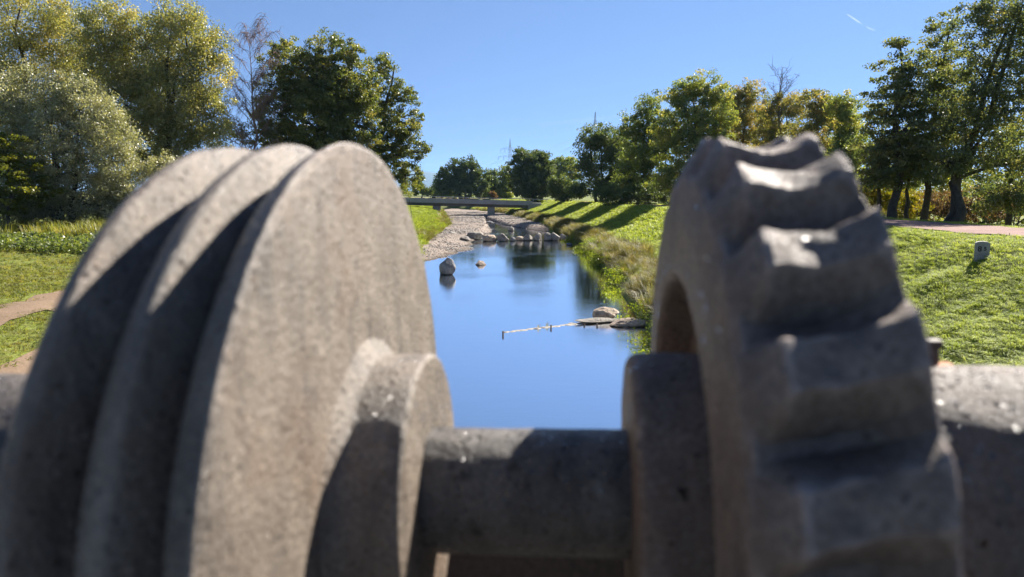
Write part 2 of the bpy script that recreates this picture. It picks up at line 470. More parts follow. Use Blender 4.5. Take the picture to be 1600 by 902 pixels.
def ribbon(name, line, half, mat, label, lift=0.02, n_across=5):
    """a strip that follows the ground along y"""
    ys_ = np.array([p[1] for p in line]); xs_ = np.array([p[0] for p in line])
    V = []
    for k in range(n_across):
        o = (k / (n_across - 1) * 2 - 1)
        wob = 0.22 * fbm(ys_ * 0.8, ys_ * 0 + k * 3.1, 5) if k in (0, n_across - 1) else 0
        xx = xs_ + o * half + wob
        V.append(np.stack([xx, ys_, ground_z(xx, ys_) + lift], -1))
    V = np.stack(V, 1); m = len(line)
    i = np.arange(m - 1)[:, None] * n_across + np.arange(n_across - 1)[None]
    q = np.stack([i, i + 1, i + n_across + 1, i + n_across], -1).reshape(-1, 4)
    o = obj(name, mesh_np(name, V.reshape(-1, 3), quads=q, smooth=True), mat)
    return tag(o, label, kind='structure')
pyl = np.arange(-5, 240, 0.6)
ribbon('gravel_path', [(XR(y) + 9.7, y) for y in pyl], 1.55, M['path'], 'pinkish gravel path along the top of the levee')
dyl = np.arange(2, 60, 0.4)
ribbon('dirt_track', [(-11.3 - 0.02 * y, y) for y in dyl], 0.6, M['dirt'], 'bare earth track crossing the left meadow', 0.035)
ribbon('dirt_patch', [(-8.3, y) for y in np.arange(4, 24, 0.4)], 0.7, M['dirt'], 'worn earth strip nearest the rusty wheel on the left', 0.035)

# far blue ridge
def ridge_z(x, y):
    t = np.clip((y - 9600) / 1200, 0, 1)
    h = 235 + 80 * fbm(x / 1500, x * 0, 71, 4) + 45 * np.exp(-((x + 1500) / 700) ** 2)
    return h * np.sin(t * np.pi / 2) - 5
tag(sheet('hills', np.arange(-9000, 9001, 150), np.arange(9600, 10900, 200), ridge_z, mat_simple('far_forest', (0.035, 0.05, 0.03), (0.06, 0.075, 0.045), 0.004, 0.95, 0, 0.1, 'pos')),
    'long blue mountain ridge on the horizon', kind='structure')

# ------------------------------------------------------------------ the sluice gear in the foreground
AX_YAW, AX_ROLL = -0.0951, 0.0212
AX = Vector((math.cos(AX_YAW) * math.cos(AX_ROLL), math.sin(AX_YAW) * math.cos(AX_ROLL), math.sin(AX_ROLL)))
_e1 = (Vector((0, 0, 1)) - AX * AX.z).normalized()
_e2 = AX.cross(_e1)                                    # towards the viewer
AXM = Matrix((AX, -_e2, _e1)).transposed()             # columns: local x along shaft, y away, z up
AXC = Vector((0, 0.5, CAM_Z - 0.2144))

def axle_empty(name, u=0.0):
    e = empty(name, AXC + AX * u)
    e.rotation_euler = AXM.to_euler()
    return e

def smooth_profile(P, r=0.004, n=4):
    """rounds the corners of an open (u, radius) polyline"""
    P = [np.array(p, float) for p in P]; out = [P[0]]
    for a, b, c in zip(P[:-2], P[1:-1], P[2:]):
        rr = min(r, np.linalg.norm(a - b) * 0.45, np.linalg.norm(c - b) * 0.45)
        s = b + (a - b) / np.linalg.norm(a - b) * rr; e = b + (c - b) / np.linalg.norm(c - b) * rr
        for k in range(n + 1):
            t = k / n; out.append((1 - t) ** 2 * s + 2 * t * (1 - t) * b + t * t * e)
    out.append(P[-1]); return np.array(out)

def lathe(name, prof, mat, parent, seg=160, rough_amp=0.0006, seed=1):
    k = len(prof); an = np.arange(seg) * 2 * np.pi / seg
    u = prof[:, 0][:, None] + 0 * an; r = prof[:, 1][:, None] + 0 * an
    wob = fbm(np.cos(an)[None] * 5 + prof[:, 0][:, None] * 60, np.sin(an)[None] * 5 + prof[:, 1][:, None] * 40, seed, 3)
    r = r + wob * rough_amp * 2; u = u + wob * rough_amp
    V = np.stack([u, r * np.cos(an), r * np.sin(an)], -1).reshape(-1, 3)
    i = np.arange(k - 1)[:, None] * seg; j = np.arange(seg)[None]; j2 = (j + 1) % seg
    q = np.stack([i + j, i + j2, i + seg + j2, i + seg + j], -1).reshape(-1, 4)
    me = mesh_np(name, V, quads=q)
    bm = bmesh.new(); bm.from_mesh(me); bmesh.ops.recalc_face_normals(bm, faces=bm.faces)
    for e in bm.edges:
        if len(e.link_faces) == 2: e.smooth = e.calc_face_angle(0) < R(40)
    for f in bm.faces: f.smooth = True
    bm.to_mesh(me); bm.free()
    return obj(name, me, mat, parent)

def densify(P, step=0.006):
    out = [P[0]]
    for a, b in zip(P[:-1], P[1:]):
        n = max(1, int(np.linalg.norm(b - a) / step))
        for k in range(1, n + 1): out.append(a + (b - a) * k / n)
    return np.array(out)

# left: wheel with three raised ribs round its rim
wheel = axle_empty('ribbed_wheel')
tag(wheel, 'big weathered iron wheel with three ribs round its rim, left foreground', 'wheel')
RW = 0.2505
lathe('disc', densify(smooth_profile([(-0.1026, 0.085), (-0.1026, RW - 0.0040), (-0.1050, RW - 0.0040), (-0.112, 0.2135), (-0.190, 0.2130), (-0.196, 0.2130), (-0.196, 0.05)], 0.002)), M['wheel'], wheel, 220)
for prof, seed in (([(-0.1290, 0.2120), (-0.1205, 0.2430), (-0.1130, RW - 0.0030), (-0.1032, RW + 0.0004), (-0.1038, 0.2145)], 5),
                   ([(-0.1710, 0.2120), (-0.1595, 0.2430), (-0.1495, RW - 0.0008), (-0.1425, RW - 0.0010), (-0.1285, 0.2120)], 7),
                   ([(-0.2030, 0.2120), (-0.2000, 0.2410), (-0.1930, RW - 0.0008), (-0.1855, RW - 0.0010), (-0.1700, 0.2120)], 9)):
    lathe('rib', densify(smooth_profile(prof, 0.006 if seed > 5 else 0.0036, 6), 0.004), M['wheel'], wheel, 220, 0.0008, seed)
lathe('hub', densify(smooth_profile([(-0.1034, 0.112), (-0.0985, 0.1035), (-0.094, 0.0985), (-0.0583, 0.0985), (-0.0583, 0.04)], 0.0045, 5)), M['wheel'], wheel, 128, 0.0005, 11)

# the shaft itself
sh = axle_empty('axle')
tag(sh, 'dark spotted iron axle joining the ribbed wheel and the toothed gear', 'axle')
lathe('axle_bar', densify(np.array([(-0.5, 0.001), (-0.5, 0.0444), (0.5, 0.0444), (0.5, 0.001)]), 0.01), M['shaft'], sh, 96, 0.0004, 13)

# right: worm gear with hollow teeth
gear = axle_empty('toothed_gear')
tag(gear, 'brown iron gear wheel with thick hollow-topped teeth, right foreground', 'gear')
def tip_r(u):
    t = (u - 0.1618) / 0.0285
    return 0.2400 + 0.0080 * min(abs(t), 0.88) ** 2 * 1.2
def root_r(u):
    return float(np.interp(u, [0.1158, 0.1195, 0.1225, 0.130, 0.140, 0.150, 0.160, 0.170, 0.180, 0.188, 0.193], [0.1965, 0.2180, 0.2230, 0.2215, 0.2165, 0.2130, 0.2118, 0.2138, 0.2225, 0.2335, 0.2395]))
us_root = np.linspace(0.1185, 0.1925, 18)
rim_prof = [(0.146, 0.06), (0.146, 0.146), (0.120, 0.153), (0.1158, 0.157), (0.1158, 0.1945)] + [(u, root_r(u)) for u in us_root] + [(0.1938, 0.237), (0.1938, 0.155), (0.172, 0.15), (0.172, 0.06)]
lathe('rim', densify(smooth_profile(rim_prof, 0.003, 3)), M['gear'], gear, 200, 0.0008, 17)
lathe('hub', densify(smooth_profile([(0.146, 0.104), (0.140, 0.0995), (0.0829, 0.0985), (0.0829, 0.03)], 0.009, 5)), M['gear'], gear, 128, 0.0006, 19)
lathe('hub', densify(smooth_profile([(0.172, 0.0985), (0.2068, 0.0985), (0.2068, 0.03)], 0.006, 5)), M['gear'], gear, 128, 0.0006, 23)

def tooth_mesh():
    # section across the width; each u station has root half angle and tip half angle
    U = np.array([0.1165, 0.1200, 0.1255, 0.1310, 0.1345, 0.140, 0.147, 0.154, 0.161, 0.168, 0.175, 0.182, 0.187, 0.1905, 0.1925])
    U = np.unique(np.concatenate([U, (U[1:] + U[:-1]) / 2])); N = 25
    hr, ht = R(6.7), R(2.7)
    V = []
    for u in U:
        rt = tip_r(u)
        if u < 0.1345: rt = np.interp(u, [0.1165, 0.1200, 0.1345], [0.1985, 0.2215, tip_r(0.1345)])
        if u > 0.1905: rt = tip_r(0.1905) - 0.004 * (u - 0.1905) / 0.002
        rb = root_r(u) - 0.004
        sk = (u - 0.16) * -0.9          # teeth run slightly aslant
        for k in range(N):
            s = k / (N - 1) * 2 - 1
            a_ = abs(s)
            if a_ <= 0.34:
                r_ = rt - 0.0004 * (a_ / 0.34) ** 3; an = s / 0.34 * ht * 1.0
            else:
                t = (a_ - 0.34) / 0.66
                r_ = rt + (rb - rt) * t
                bulge = 0.15 * math.sin(t * math.pi) * R(0.8)
                an = math.copysign(ht + (hr - ht) * t + bulge, s)
            r_ += 0.0022 * float(fbm(np.array(u * 130.0), np.array(s * 3.1), 77, 3)); an += 0.006 * float(fbm(np.array(u * 90.0 + 7), np.array(s * 2.3), 78, 3))
            V.append((u, -math.sin(an + sk) * r_, math.cos(an + sk) * r_))
    nu = len(U)
    Q = [(i * N + k, i * N + k + 1, (i + 1) * N + k + 1, (i + 1) * N + k) for i in range(nu - 1) for k in range(N - 1)]
    me = bpy.data.meshes.new('tooth')
    bm = bmesh.new()
    vs = [bm.verts.new(v) for v in V]
    for q in Q: bm.faces.new([vs[i] for i in q])
    bm.faces.new([vs[k] for k in range(N)]); bm.faces.new([vs[(nu - 1) * N + k] for k in reversed(range(N))])
    bmesh.ops.recalc_face_normals(bm, faces=bm.faces)
    for f in bm.faces: f.smooth = True
    for e in bm.edges:
        if len(e.link_faces) == 2: e.smooth = e.calc_face_angle(0) < R(20)
    bm.to_mesh(me); bm.free()
    return me
TM = tooth_mesh()
rng = random.Random(4)
for k in range(25):
    o = obj('tooth', TM, M['gear'], gear)
    o.rotation_euler = (R(10.6 + k * 360 / 25 + rng.uniform(-0.25, 0.25)), 0, 0)

# sleeves over the axle either side, their stands and the sluice deck
for name, u0, u1, r, lab in (('sleeve', 0.2085, 0.72, 0.0903, 'thick pitted iron sleeve right of the toothed gear'),
                             ('sleeve', -0.72, -0.205, 0.083, 'pitted iron sleeve left of the ribbed wheel')):
    s_ = axle_empty(name)
    tag(s_, lab, 'sleeve', 'sleeves on the axle')
    lathe('tube', densify(smooth_profile([(u0, 0.05), (u0, r), (u1, r), (u1, 0.05)], 0.004), 0.012), M['pipe'], s_, 128, 0.0012, 29)

def local(u, ang, r):                    # ang from top, positive towards the viewer
    return AXC + AX * u + (_e1 * math.cos(ang) + _e2 * math.sin(ang)) * r
b = empty('bolt', local(0.300, R(-22), 0.0885))
b.rotation_euler = AXM.to_euler()
tag(b, 'small rusty bolt standing on the sleeve behind the gear', 'bolt')
bm = bmesh.new(); bmesh.ops.create_cone(bm, cap_ends=True, segments=6, radius1=0.0045, radius2=0.0042, depth=0.022, matrix=Matrix.Translation((0, 0, 0.008))); obj('shank', bm_mesh('shank', bm), M['bolt'], b)
bm = bmesh.new(); box(bm, 0.0095, 0.0095, 0.006, (0, 0, 0.019), bevel=0.001); obj('head', bm_mesh('head', bm), M['bolt'], b)
bm = bmesh.new(); box(bm, 0.016, 0.014, 0.006, (0.006, 0, 0.0015), bevel=0.0015); obj('washer', bm_mesh('washer', bm), M['rust'], b)

for sgn in (-1, 1):
    c0 = AXC + AX * (sgn * 0.60)
    t_ = empty('bearing_stand', (c0.x, c0.y, 3.30))
    tag(t_, 'concrete bearing stand under the %s sleeve' % ('right' if sgn > 0 else 'left'), 'stand')
    bm = bmesh.new(); box(bm, 0.30, 0.34, c0.z - 3.30 - 0.02, (0, 0, (c0.z - 3.30 - 0.02) / 2), bevel=0.02); obj('pillar', bm_mesh('pillar', bm), M['concrete'], t_)
    bm = bmesh.new(); box(bm, 0.16, 0.26, 0.12, (0, 0, c0.z - 3.30 + 0.035), bevel=0.02); obj('bearing_cap', bm_mesh('bearing_cap', bm), M['gear'], t_)
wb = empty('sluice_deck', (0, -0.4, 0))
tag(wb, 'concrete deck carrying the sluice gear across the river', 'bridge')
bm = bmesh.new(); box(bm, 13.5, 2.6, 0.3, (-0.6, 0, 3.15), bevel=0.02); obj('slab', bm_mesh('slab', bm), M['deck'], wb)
for x in (-6.6, 5.4):
    bm = bmesh.new(); box(bm, 1.2, 2.4, 4.2, (x, 0, 0.9), bevel=0.03); obj('abutment', bm_mesh('abutment', bm), M['concrete'], wb)
bm = bmesh.new(); box(bm, 0.200, 0.06, 0.15, (0.008, 1.042, 4.140), bevel=0.004); ob = obj('steel_filler', bm_mesh('steel_filler', bm), M['bolt'], None)  # steel bar added so its unlit face keeps the gap under the axle dark
tag(ob, 'dark steel bracket below the axle', 'filler'); ob.location = (0, -0.4, 0)
for x in (-0.40, 0.40):
    bm = bmesh.new(); box(bm, 0.035, 0.05, 0.764, (0.008 + x * 0.15, 1.042, 3.682)); o_ = obj('post', bm_mesh('post', bm), M['bolt'], ob)

# ------------------------------------------------------------------ stones
def rock_mesh(seed, sx, sy, sz, facets=9, subdiv=3, rough=0.07):
    rg = np.random.default_rng(seed)
    bm = bmesh.new(); bmesh.ops.create_icosphere(bm, subdivisions=subdiv, radius=1)
    P = np.array([v.co[:] for v in bm.verts])
    N = rg.normal(size=(facets, 3)); N /= np.linalg.norm(N, axis=1)[:, None]
    d = rg.uniform(0.58, 0.92, facets)
    for _ in range(2):
        for n, dd in zip(N, d):
            s = P @ n; over = np.maximum(s - dd, 0); P = P - over[:, None] * n * 0.92
    P += (fbm(P[:, 0] * 2.5 + seed, P[:, 1] * 2.5 + P[:, 2] * 3.1, seed, 4) * rough * 2)[:, None] * P
    P *= np.array([sx, sy, sz]) / np.abs(P).max(0)
    for v, p in zip(bm.verts, P): v.co = p
    me = bm_mesh('boulder', bm)
    for e in me.edges: pass
    return me

def rock(x, y, w, h, label, seed, mat='rock', depth=None, z=None, group=None, rot=None, sink=0.35, name='boulder', cat='boulder', facets=9):
    depth = depth or w * 0.85
    me = rock_mesh(seed, w / 2, depth / 2, h / 2 * (1 + sink), facets)
    zz = (0.0 if z is None else z) + h / 2 * (1 + sink) - h * sink
    o = obj(name, me, M[mat], None, (x, y, zz))
    o.rotation_euler = rot or (0, 0, (seed * 1.7) % 6.28)
    return tag(o, label, cat, group)

# lone boulder in the water
lone = rock(-3.55, 39.6, 1.0, 0.92, 'lone pointed grey boulder standing in the open water', 31, 'rock_grey', facets=7)
# the weir row, left to right
row = [(742, 368, 30, 12, 'low tan boulder at the left end of the boulder row', 'rock', 3),
       (763, 374, 27, 14, 'long flat brown boulder beside the left end of the boulder row', 'rock_brown', 4),
       (786, 374, 22, 16, 'sloping boulder with a pale peaked top in the boulder row', 'rock', 5),
       (801, 374, 9, 9, 'smallest wedge stone between two boulders of the row', 'rock_grey', 6),
       (812, 373, 15, 9, 'low rounded stone left of the square boulders in the row', 'rock_brown', 7),
       (825, 373, 17, 14, 'square grey boulder, first of the four big ones in the row', 'rock', 8),
       (840, 373, 17, 16, 'round-topped boulder, second of the four big ones in the row', 'rock', 12),
       (855, 373, 17, 17, 'tallest pale boulder, third of the four big ones in the row', 'rock', 10),
       (867, 373, 17, 17, 'blocky pale boulder, last of the four big ones in the row', 'rock', 11),
       (881, 372, 17, 14, 'leaning boulder right of the four big ones in the row', 'rock', 14),
       (896, 370, 22, 13, 'slanted slab at the right end of the boulder row', 'rock_brown', 15),
       (889, 380, 12, 5, 'small flat stone in front of the right end of the boulder row', 'rock_grey', 16),
       (798, 358, 11, 9, 'rounded boulder in the pool behind the boulder row, left one', 'rock', 13),
       (838, 355, 9, 10, 'pointed boulder in the pool behind the boulder row, right one', 'rock', 18),
       (708, 366, 18, 9, 'pale broken slab on the gravel left of the boulder row', 'rock', 19),
       (722, 363, 20, 8, 'flat grey slab on the gravel near the grass, left of the row', 'rock_grey', 20),
       (727, 372, 18, 8, 'tilted pale slab on the gravel bar beside the row', 'rock', 21),
       (765, 346, 14, 4.5, 'dark flat stone on the gravel bed beyond the pool', 'rock_grey', 22)]
def unproj(px, py, z):
    a = math.atan((py - 451) / F_PX) + PITCH
    y = (CAM_Z - z) / math.tan(a)
    fwd = y * math.cos(PITCH) + (CAM_Z - z) * math.sin(PITCH)
    return (px - 800) / F_PX * fwd, y, fwd / F_PX
for px, py, w, h, lab, mt, sd in row:
    z = 0.0
    if sd in (19, 20, 21, 3): z = 0.2
    if sd == 22: z = 0.35
    x, y, s = unproj(px, py + 3, z)
    rock(x, y, w * s * 0.98, h * s * 0.8, lab, sd, mt, z=z - 0.02, group='boulders of the river', depth=w * s * 0.9)
# slabs at the right bank and the sunken sill
rock(3.35, 25.6, 1.05, 0.42, 'angular tan rock with a dark end face at the right waterline', 41, 'rock_brown', depth=0.9, facets=7, rot=(0, 0, 0.3))
rock(3.05, 24.8, 1.9, 0.16, 'long thin pale slab sloping into the water at the right bank', 42, 'rock', depth=0.55, rot=(0, 0.05, 0.28))
rock(3.95, 24.2, 1.5, 0.24, 'flat brown slab lying at the foot of the right bank', 43, 'rock_brown', depth=0.9, rot=(0, 0, 0.1))
rg = np.random.default_rng(5)
sill = obj('sunken_sill', mesh_np('sunken_sill', [(0, 0, 0)] * 3, tris=[(0, 1, 2)]))
bm = bmesh.new()
pts = [(2.5, 24.7), (1.7, 24.2), (0.9, 23.7), (0.1, 23.2), (-0.3, 22.9)]
for k in range(len(pts) - 1):
    (xa, ya), (xb, yb) = pts[k], pts[k + 1]
    n = 8
    for j in range(n):
        t = (k * n + j) / (n * 4)
        x = xa + (xb - xa) * j / n; y = ya + (yb - ya) * j / n
        w = 0.26 * (1 - t * 0.75)
        bmesh.ops.create_icosphere(bm, subdivisions=2, radius=1, matrix=Matrix.Translation((x + rg.uniform(-.03, .03), y + rg.uniform(-.04, .04), -0.026 - 0.012 * t + rg.uniform(-0.022, 0.012))) @ Matrix.Rotation(0.55, 4, 'Z') @ Matrix.Diagonal((0.16, w, 0.055, 1)))
sill.data = bm_mesh('sunken_sill', bm, True); sill.data.materials.append(mat_simple('pale_sill_stone', (0.2, 0.18, 0.15), (0.33, 0.3, 0.26), 9, 0.8, 0.5, 0.02))
tag(sill, 'pale stone sill just breaking the water surface', 'sill')
for px, py, hh, lab in ((786, 524, 0.12, 'short dark stake furthest left along the sunken sill'), (861, 513, 0.10, 'short dark stake in the middle of the sunken sill'),
                        (913, 508, 0.10, 'dark stake stub by the pale slab'), (933, 510, 0.07, 'lowest dark stake stub nearest the right bank slabs')):
    x, y, s = unproj(px, py, 0)
    bm = bmesh.new(); bmesh.ops.create_cone(bm, cap_ends=True, segments=8, radius1=0.032, radius2=0.026, depth=hh + 0.3, matrix=Matrix.Translation((0, 0, (hh - 0.3) / 2)) @ Matrix.Rotation(0.06, 4, 'X'))
    bmesh.ops.create_cone(bm, cap_ends=True, segments=8, radius1=0.038, radius2=0.036, depth=0.02, matrix=Matrix.Translation((0, 0, hh)))
    tag(obj('stake', bm_mesh('stake', bm), M['bolt'], None, (x, y, 0)), lab, 'stake', 'stakes along the sill')

# kilometre stone on the levee
ks = empty('marker_stone', (11.1, 17.05, float(ground_z(11.1, 17.05)) - 0.05))
ks.rotation_euler = (0, 0, R(-28))
tag(ks, 'small grey river marker stone with black numerals on the grassy levee', 'marker stone')
bm = bmesh.new()
prof = [(-0.15, 0), (0.15, 0), (0.15, 0.44)] + [(0.15 * math.cos(a), 0.44 + 0.05 * math.sin(a)) for a in np.linspace(0.3, math.pi - 0.3, 7)] + [(-0.15, 0.44)]
fr = [bm.verts.new((x, -0.1, z)) for x, z in prof]; bk = [bm.verts.new((x * 0.97, 0.1, z)) for x, z in prof]
bm.faces.new(fr); bm.faces.new(bk[::-1])
for i in range(len(prof)):
    j = (i + 1) % len(prof); bm.faces.new((fr[i], bk[i], bk[j], fr[j]))
bmesh.ops.bevel(bm, geom=[e for e in bm.edges if e.calc_face_angle(0) > 0.6], offset=0.012, segments=2, affect='EDGES')
obj('stone', bm_mesh('stone', bm), mat_simple('painted_stone', (0.2, 0.195, 0.18), (0.33, 0.32, 0.295), 7, 0.9, 0.4, 0.01), ks)
for ch, x, z, sz in (('8', -0.055, 0.255, 0.17), ('5', 0.055, 0.28, 0.12)):
    fc = bpy.data.curves.new('numeral', 'FONT'); fc.body = ch; fc.size = sz; fc.extrude = 0.001; fc.align_x = 'CENTER'; fc.offset = 0.004
    tmp = bpy.data.objects.new('numeral', fc)
    COL.objects.link(tmp); bpy.context.view_layer.update()
    me = bpy.data.meshes.new_from_object(tmp); bpy.data.objects.remove(tmp)
    o = obj('numeral', me, mat_simple('black_paint', (0.02, 0.02, 0.02), (0.04, 0.04, 0.04), 20, 0.7, 0, 0.01), ks, (x, -0.1025, z))
    o.rotation_euler = (R(90), 0, 0)

# ------------------------------------------------------------------ bridge, pylons
br = empty('footbridge', (0, 130, 0))
tag(br, 'low grey footbridge spanning the gravel river bed in the distance', 'bridge')
def bz(x): return 3.35 - 0.028 * (x + 18) * (1 if x > -18 else 0.4)
def deck_part(name, y0, y1, za, zb, x0, x1, mat, n=14):
    bm = bmesh.new(); prev = None
    for k in range(n + 1):
        x = x0 + (x1 - x0) * k / n
        sk = x * 0.18
        ring = [bm.verts.new(p) for p in ((x, y0 + sk, bz(x) + za), (x, y1 + sk, bz(x) + za), (x, y1 + sk, bz(x) + zb), (x, y0 + sk, bz(x) + zb))]
        if prev:
            for i in range(4): bm.faces.new((prev[i], prev[(i + 1) % 4], ring[(i + 1) % 4], ring[i]))
        else: bm.faces.new(ring)
        prev = ring
    bm.faces.new(prev[::-1])
    return obj(name, bm_mesh(name, bm), mat, br)
deck_part('deck', -1.7, 1.7, -0.45, -0.18, -50, 5.2, M['concrete'])
deck_part('beam', -1.45, -0.9, -1.12, -0.452, -50, 3.2, M['bridge_dark'])
deck_part('beam', 0.9, 1.45, -1.12, -0.452, -50, 3.2, M['bridge_dark'])
for yy in (-1.78, 1.72):
    deck_part('parapet', yy, yy + 0.06, -0.62, 0.12, -50, 3.6, M['bridge'])
    deck_part('handrail', yy - 0.03, yy + 0.08, 0.42, 0.50, -50, 6.5, M['bridge'])
    for k in range(24):
        x = -49 + k * 2.4
        bm = bmesh.new(); box(bm, 0.06, 0.05, 0.55 if x < 3.6 else 0.9, (x, yy + 0.03 + x * 0.18, bz(x) + (0.2 if x < 3.6 else 0.05))); obj('rail_post', bm_mesh('rail_post', bm), M['bridge'], br)
for x, w in ((-13.2, 1.2), (-3.7, 1.25), (-26, 1.2), (-40, 1.2)):
    bm = bmesh.new(); box(bm, w, 2.4, 3.6, (x, x * 0.18, bz(x) - 1.122 - 1.8), bevel=0.08); obj('pier', bm_mesh('pier', bm), M['concrete'], br)
bm = bmesh.new(); box(bm, 3.2, 3.6, 2.2, (4.4, 0.8, bz(4.4) - 1.56), bevel=0.05); obj('abutment', bm_mesh('abutment', bm), M['concrete'], br)

ARMS = ((37.6, 7.8), (31.4, 9.8))
PY = [(-48, 800), (-1.6, 600), (45, 400), (122, 90)]
PZ = 1.4
def pylon(x, y, label):
    e = empty('power_pylon', (x, y, PZ)); e.rotation_euler = (0, 0, R(13))
    tag(e, label, 'pylon', 'power pylons')
    def hw(z): return np.interp(z, [0, 28, 38, 46], [2.9, 1.05, 0.7, 0.05])
    zs = [0, 6, 12, 17, 22, 26, 30, 34, 38, 42, 46]
    bm = bmesh.new()
    for a, b_ in ((1, 1), (1, -1), (-1, 1), (-1, -1)):
        for z0, z1 in zip(zs[:-1], zs[1:]):
            bar(bm, (a * hw(z0), b_ * hw(z0), z0), (a * hw(z1), b_ * hw(z1), z1), 0.10)
    obj('mast', bm_mesh('mast', bm), M['pylon'], e)
    bm = bmesh.new()
    for z0, z1 in zip(zs[:-1], zs[1:]):
        for (a, b_), (c, d) in (((1, 1), (1, -1)), ((1, 1), (-1, 1)), ((-1, -1), (1, -1)), ((-1, -1), (-1, 1))):
            bar(bm, (a * hw(z0), b_ * hw(z0), z0), (c * hw(z1), d * hw(z1), z1), 0.045)
            bar(bm, (c * hw(z0), d * hw(z0), z0), (a * hw(z1), b_ * hw(z1), z1), 0.045)
    obj('bracing', bm_mesh('bracing', bm), M['pylon'], e)
    for z, L in ARMS:
        bm = bmesh.new()
        for s in (-1, 1):
            for b_ in (-1, 1):
                bar(bm, (0, b_ * 0.7, z), (s * L, 0, z), 0.07); bar(bm, (0, b_ * 0.6, z + 1.8), (s * L, 0, z), 0.055)
            for k in range(1, 5):
                bar(bm, (s * L * k / 5, 0, z), (s * L * (k - 0.5) / 5, 0, z + 1.8 * (1 - (k - 0.5) / 5)), 0.06)
        arm = obj('crossarm', bm_mesh('crossarm', bm), M['pylon'], e)
        for s in (-1, 1):
            for q in (1.0, 0.55):
                bm = bmesh.new(); bar(bm, (s * L * q, 0, z), (s * L * q, 0, z - 2.6), 0.12, 6); obj('insulator', bm_mesh('insulator', bm), M['pylon'], arm)
    return e
pylon(*PY[1], 'lattice power pylon with two crossarms above the distant tree line')
pylon(*PY[2], 'nearer power pylon whose tip rises above the trees on the right')
lw = math.cos(R(13)), math.sin(R(13))
wi = 0
for seg, (pa, pb) in enumerate(zip(PY[:-1], PY[1:])):
    for z, L in ARMS:
        for s, q, strand in ((-1, 1, 'outer left'), (-1, .55, 'inner left'), (1, .55, 'inner right'), (1, 1, 'outer right')):
            off = s * L * q; P = []
            for k in range(25):
                t = k / 24
                P.append((pa[0] + (pb[0] - pa[0]) * t + off * lw[0], pa[1] + (pb[1] - pa[1]) * t + off * lw[1],
                          PZ + z - 2.6 - 4 * (5.5 if seg < 2 else 9.0) * t * (1 - t)))
            T = Tubes(); T.add(P, np.full(25, 0.03 if seg < 2 else 0.02), 4)
            where = ('beyond the far pylon', 'between the two pylons', 'climbing right from the nearer pylon')[seg]
            tag(obj('power_line', T.mesh('power_line'), M['pylon']), '%s strand of the %s power lines %s' % (strand, 'upper' if z > 35 else 'lower', where), 'power line', 'power lines ' + where + (' upper' if z > 35 else ' lower'))

# ------------------------------------------------------------------ trees
def leaf_mesh(name, C, L, W, rg, tint, droop=0.2, out=None, spread=0.4):
    n = len(C)
    a = rg.normal(size=(n, 3)); a[:, 2] -= droop * 2
    a /= np.linalg.norm(a, axis=1)[:, None]
    b_ = np.cross(a, rg.normal(size=(n, 3))); b_ /= np.linalg.norm(b_, axis=1)[:, None] + 1e-9
    nn = np.cross(a, b_)
    l = (L * rg.uniform(0.65, 1.3, n))[:, None]; w = (W * rg.uniform(0.7, 1.25, n))[:, None]
    V = np.stack([C - a * l * 0.5, C + b_ * w * 0.5 + nn * w * 0.12 - a * l * 0.05, C + a * l * 0.5, C - b_ * w * 0.5 + nn * w * 0.12 - a * l * 0.05], 1).reshape(-1, 3)
    q = np.arange(4 * n).reshape(n, 4)
    return mesh_np(name, V, quads=q, face_attr=tint)

def wpt(px, py, D):
    """where a thing D metres ahead at that bearing and elevation really stands"""
    fwd = (px - 800) / F_PX; up = (451 - py) / F_PX
    den = math.cos(PITCH) + up * math.sin(PITCH)
    k = D / den
    return np.array([fwd * k, D, CAM_Z + k * (up * math.cos(PITCH) - math.sin(PITCH))])

